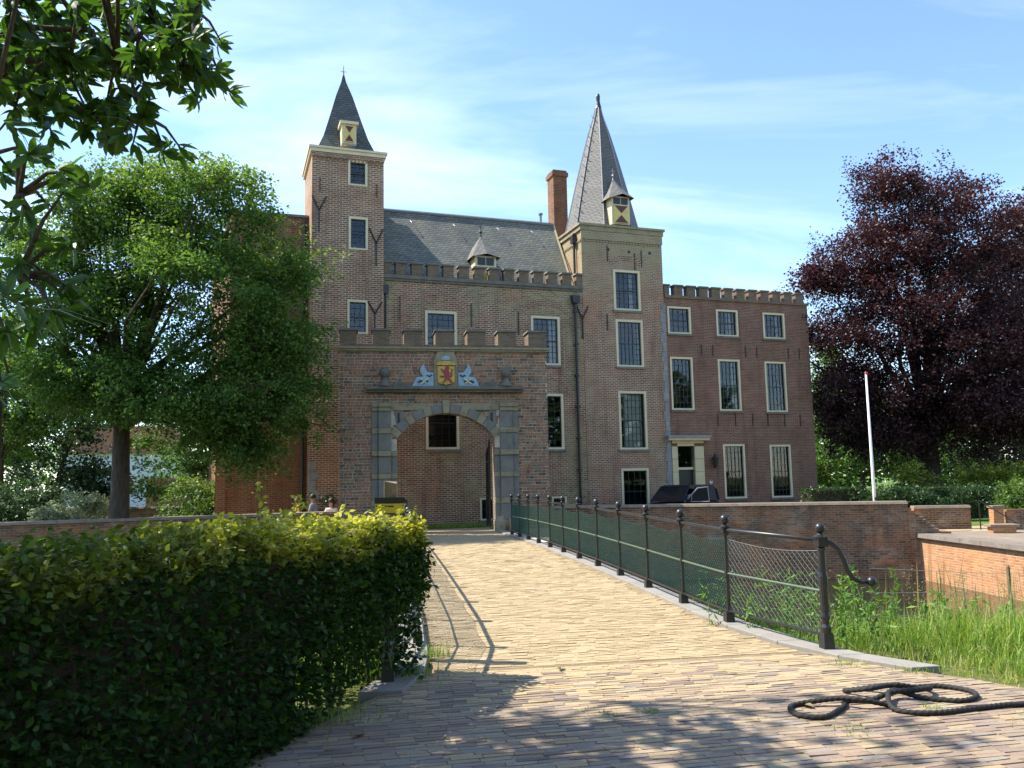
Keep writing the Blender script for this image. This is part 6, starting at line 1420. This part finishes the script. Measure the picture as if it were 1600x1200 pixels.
m.poly([(-1.9, -cy(1.03), 1.03), (-1.9, cy(1.03), 1.03), (-1.82, cy(1.5), 1.5), (-1.82, -cy(1.5), 1.5)])
m.build('cabin', 'car_paint', car)
m = MB(); m.poly([(0.23, -cy(1.6) + 0.03, 1.60), (0.91, -cy(1.04) + 0.03, 1.04), (0.91, cy(1.04) - 0.03, 1.04), (0.23, cy(1.6) - 0.03, 1.60)]); m.build('windscreen', 'car_glass', car)
m = MB(); m.poly([(-0.2, -cy(1.05), 1.05), (0.84, -cy(1.05), 1.05), (0.2, -cy(1.58), 1.58), (-0.2, -cy(1.58), 1.58)]); m.build('side_window', 'car_glass', car)
m = MB(); m.box(-0.3, 0.15, -0.62, -0.2, 0.6, 1.3); m.box(-0.3, 0.15, 0.2, 0.62, 0.6, 1.3); m.build('seats', 'cloth_grey', car, bevel=0.05)
door = empty('door', (0.78, CW + 0.005, 0.0), R(52)); door.parent = car; door.empty_display_size = 0.1
COL.objects.unlink(door); bpy.data.objects.remove(door)
m = MB(); m.box(-1.02, 0.0, 0.0, 0.07, 0.36, 1.03); dd = m.build('open_door', 'car_paint', car, bevel=0.02); dd.location = (0.8, CW + 0.01, 0); dd.rotation_euler = (0, 0, R(-58))
m = MB(); m.tube([(-0.02, 0.03, 1.03), (-0.55, 0.0, 1.56), (-0.96, 0.0, 1.6), (-1.0, 0.03, 1.03), (-0.02, 0.03, 1.035)], 0.028, 6); m.tube([(-0.28, 0.02, 1.03), (-0.32, 0.02, 1.32)], 0.014, 5); m.build('window_frame', 'car_trim', dd)
m = MB(); m.poly([(-0.05, 0.03, 1.03), (-0.99, 0.03, 1.03), (-0.94, 0.0, 1.57), (-0.56, 0.0, 1.54)]); m.build('pane', 'car_glass', dd)
m = MB(); m.box(-0.25, -0.05, 0.1, 0.24, 1.03, 1.16); m.build('mirror', 'car_paint', dd, bevel=0.03)
for sx_ in (1.25, -1.25):
    for sy_ in (-1, 1):
        m = MB(); m.lathe([(0.18, -0.09), (0.29, -0.09), (0.315, -0.06), (0.315, 0.06), (0.29, 0.09), (0.18, 0.09)], 20); w_ = m.build('wheel', 'rubber', car, smooth=False); w_.location = (sx_, sy_ * (CW - 0.06), 0.315); w_.rotation_euler = (R(90), 0, 0)
        m = MB(); m.lathe([(0.18, -0.07), (0.18, 0.07), (0.05, 0.095)], 16); m.build('rim', 'chrome', w_)
for sy_ in (-0.58, 0.58):
    m = MB(); m.ball((1.84, sy_, 0.72), 0.12, 12, 8); m.build('headlight', 'lamp_glass', car, smooth=True)
m = MB(); m.box(1.95, 2.03, -0.75, 0.75, 0.36, 0.5); m.build('bumper', 'rubber', car, bevel=0.02)

# ---------------------------------------------------------------- people by the gate
def skin_mesh(name, verts, edges, radii, mat, parent, root=0, sub=2):
    me = bpy.data.meshes.new(name); me.from_pydata(verts, edges, []); me.materials.append(M[mat])
    o = link(bpy.data.objects.new(name, me), parent); md = o.modifiers.new('skin', 'SKIN'); md.use_smooth_shade = True
    for i, r in enumerate(radii):
        sv = me.skin_vertices[0].data[i]; sv.radius = (r, r) if isinstance(r, float) else r; sv.use_root = (i == root)
    ss = o.modifiers.new('sub', 'SUBSURF'); ss.levels = sub; ss.render_levels = sub
    return o
def person(label, loc, rz, pose, top, bottom, hair, long_hair=False):
    o = tag(empty('person', loc, rz), label, 'person', None)
    hip = 0.50 if pose == 'sit' else 0.22; lean_ = 0.06 if pose == 'sit' else 0.22
    neck = (0, lean_, hip + 0.50); chest_ = (0, lean_ * 0.8, hip + 0.36)
    if pose == 'sit': legs = lambda s: [(s * 0.10, 0.02, hip), (s * 0.12, 0.44, hip + 0.02), (s * 0.12, 0.46, 0.08), (s * 0.12, 0.60, 0.04)]
    else: legs = lambda s: [(s * 0.10, 0.02, hip), (s * 0.16, 0.40, 0.50), (s * 0.14, 0.16, 0.09), (s * 0.14, 0.34, 0.04)]
    arms = lambda s: [(s * 0.17, lean_, hip + 0.45), (s * 0.24, lean_ + 0.04, hip + 0.20), (s * 0.13, lean_ + 0.30, hip + 0.14), (s * 0.10, lean_ + 0.38, hip + 0.13)]
    V = [(0, 0, hip), (0, lean_ * 0.5, hip + 0.2), chest_, neck, (0, lean_ + 0.02, hip + 0.58), (0, lean_ + 0.035, hip + 0.68), (0, lean_ + 0.03, hip + 0.77)]; E_ = [(0, 1), (1, 2), (2, 3), (3, 4), (4, 5), (5, 6)]; Rr = [(0.15, 0.11), (0.13, 0.10), (0.15, 0.10), 0.055, 0.055, (0.075, 0.095), (0.06, 0.07)]
    for s in (-1, 1):
        b = len(V); V += legs(s); E_ += [(0, b), (b, b + 1), (b + 1, b + 2), (b + 2, b + 3)]; Rr += [0.085, 0.062, 0.042, 0.035]
        b = len(V); V += arms(s); E_ += [(2, b), (b, b + 1), (b + 1, b + 2), (b + 2, b + 3)]; Rr += [0.055, 0.042, 0.032, 0.03]
    body = skin_mesh('body', V, E_, Rr, 'skin', o)
    V2 = [(0, 0, hip - 0.02), (0, lean_ * 0.5, hip + 0.2), chest_, (0, lean_, hip + 0.47)]; E2 = [(0, 1), (1, 2), (2, 3)]; R2 = [(0.175, 0.13), (0.155, 0.12), (0.17, 0.12), 0.085]
    for s in (-1, 1):
        a = arms(s); b = len(V2); V2 += [a[0], tuple((np.array(a[0]) + np.array(a[1])) / 2), a[1]]; E2 += [(2, b), (b, b + 1), (b + 1, b + 2)]; R2 += [0.075, 0.066, 0.058]
    skin_mesh('shirt', V2, E2, R2, top, o)
    V3 = [(0, 0, hip - 0.03)]; E3 = []; R3 = [(0.17, 0.13)]
    for s in (-1, 1):
        l_ = legs(s); b = len(V3); V3 += l_[:3]; E3 += [(0, b), (b, b + 1), (b + 1, b + 2)]; R3 += [0.105, 0.08, 0.06]
    skin_mesh('trousers', V3, E3, R3, bottom, o)
    hz = hip + 0.72; m = MB(); hp = []
    for k in range(9): ph = math.pi * k / 8 * 0.62; hp.append((max(0.001, 0.112 * math.sin(ph)), 0.125 * math.cos(ph)))
    m.lathe(hp[::-1], 14, (0, lean_ + 0.01, hz + 0.01))
    if long_hair: m.lathe([(0.05, -0.24), (0.085, -0.1), (0.10, 0.02)], 10, (0, lean_ - 0.05, hz))
    m.build('hair', hair, o, smooth=True)
    for s in (-1, 1):
        m = MB(); m.ball((s * 0.032, lean_ + 0.125, hz - 0.005), 0.012, 6, 4); m.build('eye', 'hair_dark', body)
    return o
bn = tag(empty('park_bench', (-2.6, 30.15, -0.02), R(9)), 'wooden bench left of the gate under two seated people', 'bench')
for q in range(3): m = MB(); m.box(-0.75, 0.75, -0.2 + 0.14 * q, -0.08 + 0.14 * q, 0.40, 0.44); m.build('seat_slat', 'wood', bn)
for x in (-0.6, 0.6):
    m = MB(); m.box(x - 0.04, x + 0.04, -0.18, 0.2, 0.0, 0.399); m.build('leg', 'iron', bn)
person('seated person in an orange top left of the gate', (-2.98, 30.2, -0.07), R(-80), 'sit', 'cloth_orange', 'cloth_navy', 'hair_brown', True)
person('seated person in a grey shirt with dark hair left of the gate', (-2.36, 30.1, -0.02), R(75), 'sit', 'cloth_grey', 'cloth_navy', 'hair_dark')
person('person with dark hair and white top beside the gate wall', (-1.66, 29.5, 0.12), R(160), 'crouch', 'cloth_white', 'cloth_navy', 'hair_dark', True)
person('crouching person in a black and white striped top behind the sign', (0.98, 30.2, -0.02), R(120), 'crouch', 'cloth_stripe', 'cloth_navy', 'hair_dark')

# ---------------------------------------------------------------- pale house far left
hs = tag(empty('far_house', (-19.6, 72, 0), R(8)), 'pale house glimpsed behind the trees at left', 'house')
m = MB(); m.box(-6, 3.2, 0, 8, -0.1, 4.4); m.build('wall', simple('pale_render', (0.62, 0.66, 0.72), 0.8), hs)
m = MB(); m.prism([(-6.3, 4.402), (3.5, 4.402), (2.4, 6.6), (-5.2, 6.6)], -0.4, 8.4); m.build('roof', simple('red_tiles', (0.32, 0.13, 0.08), 0.8), hs)
for x in (-4.6, -1.6, 1.2):
    m = MB(); m.box(x, x + 1.2, -0.06, 0.05, 1.1, 2.5); wn_ = m.build('window', 'cream', hs)
    m = MB(); m.box(x + 0.1, x + 1.1, -0.075, -0.062, 1.2, 2.4); m.build('pane', 'sash', wn_)
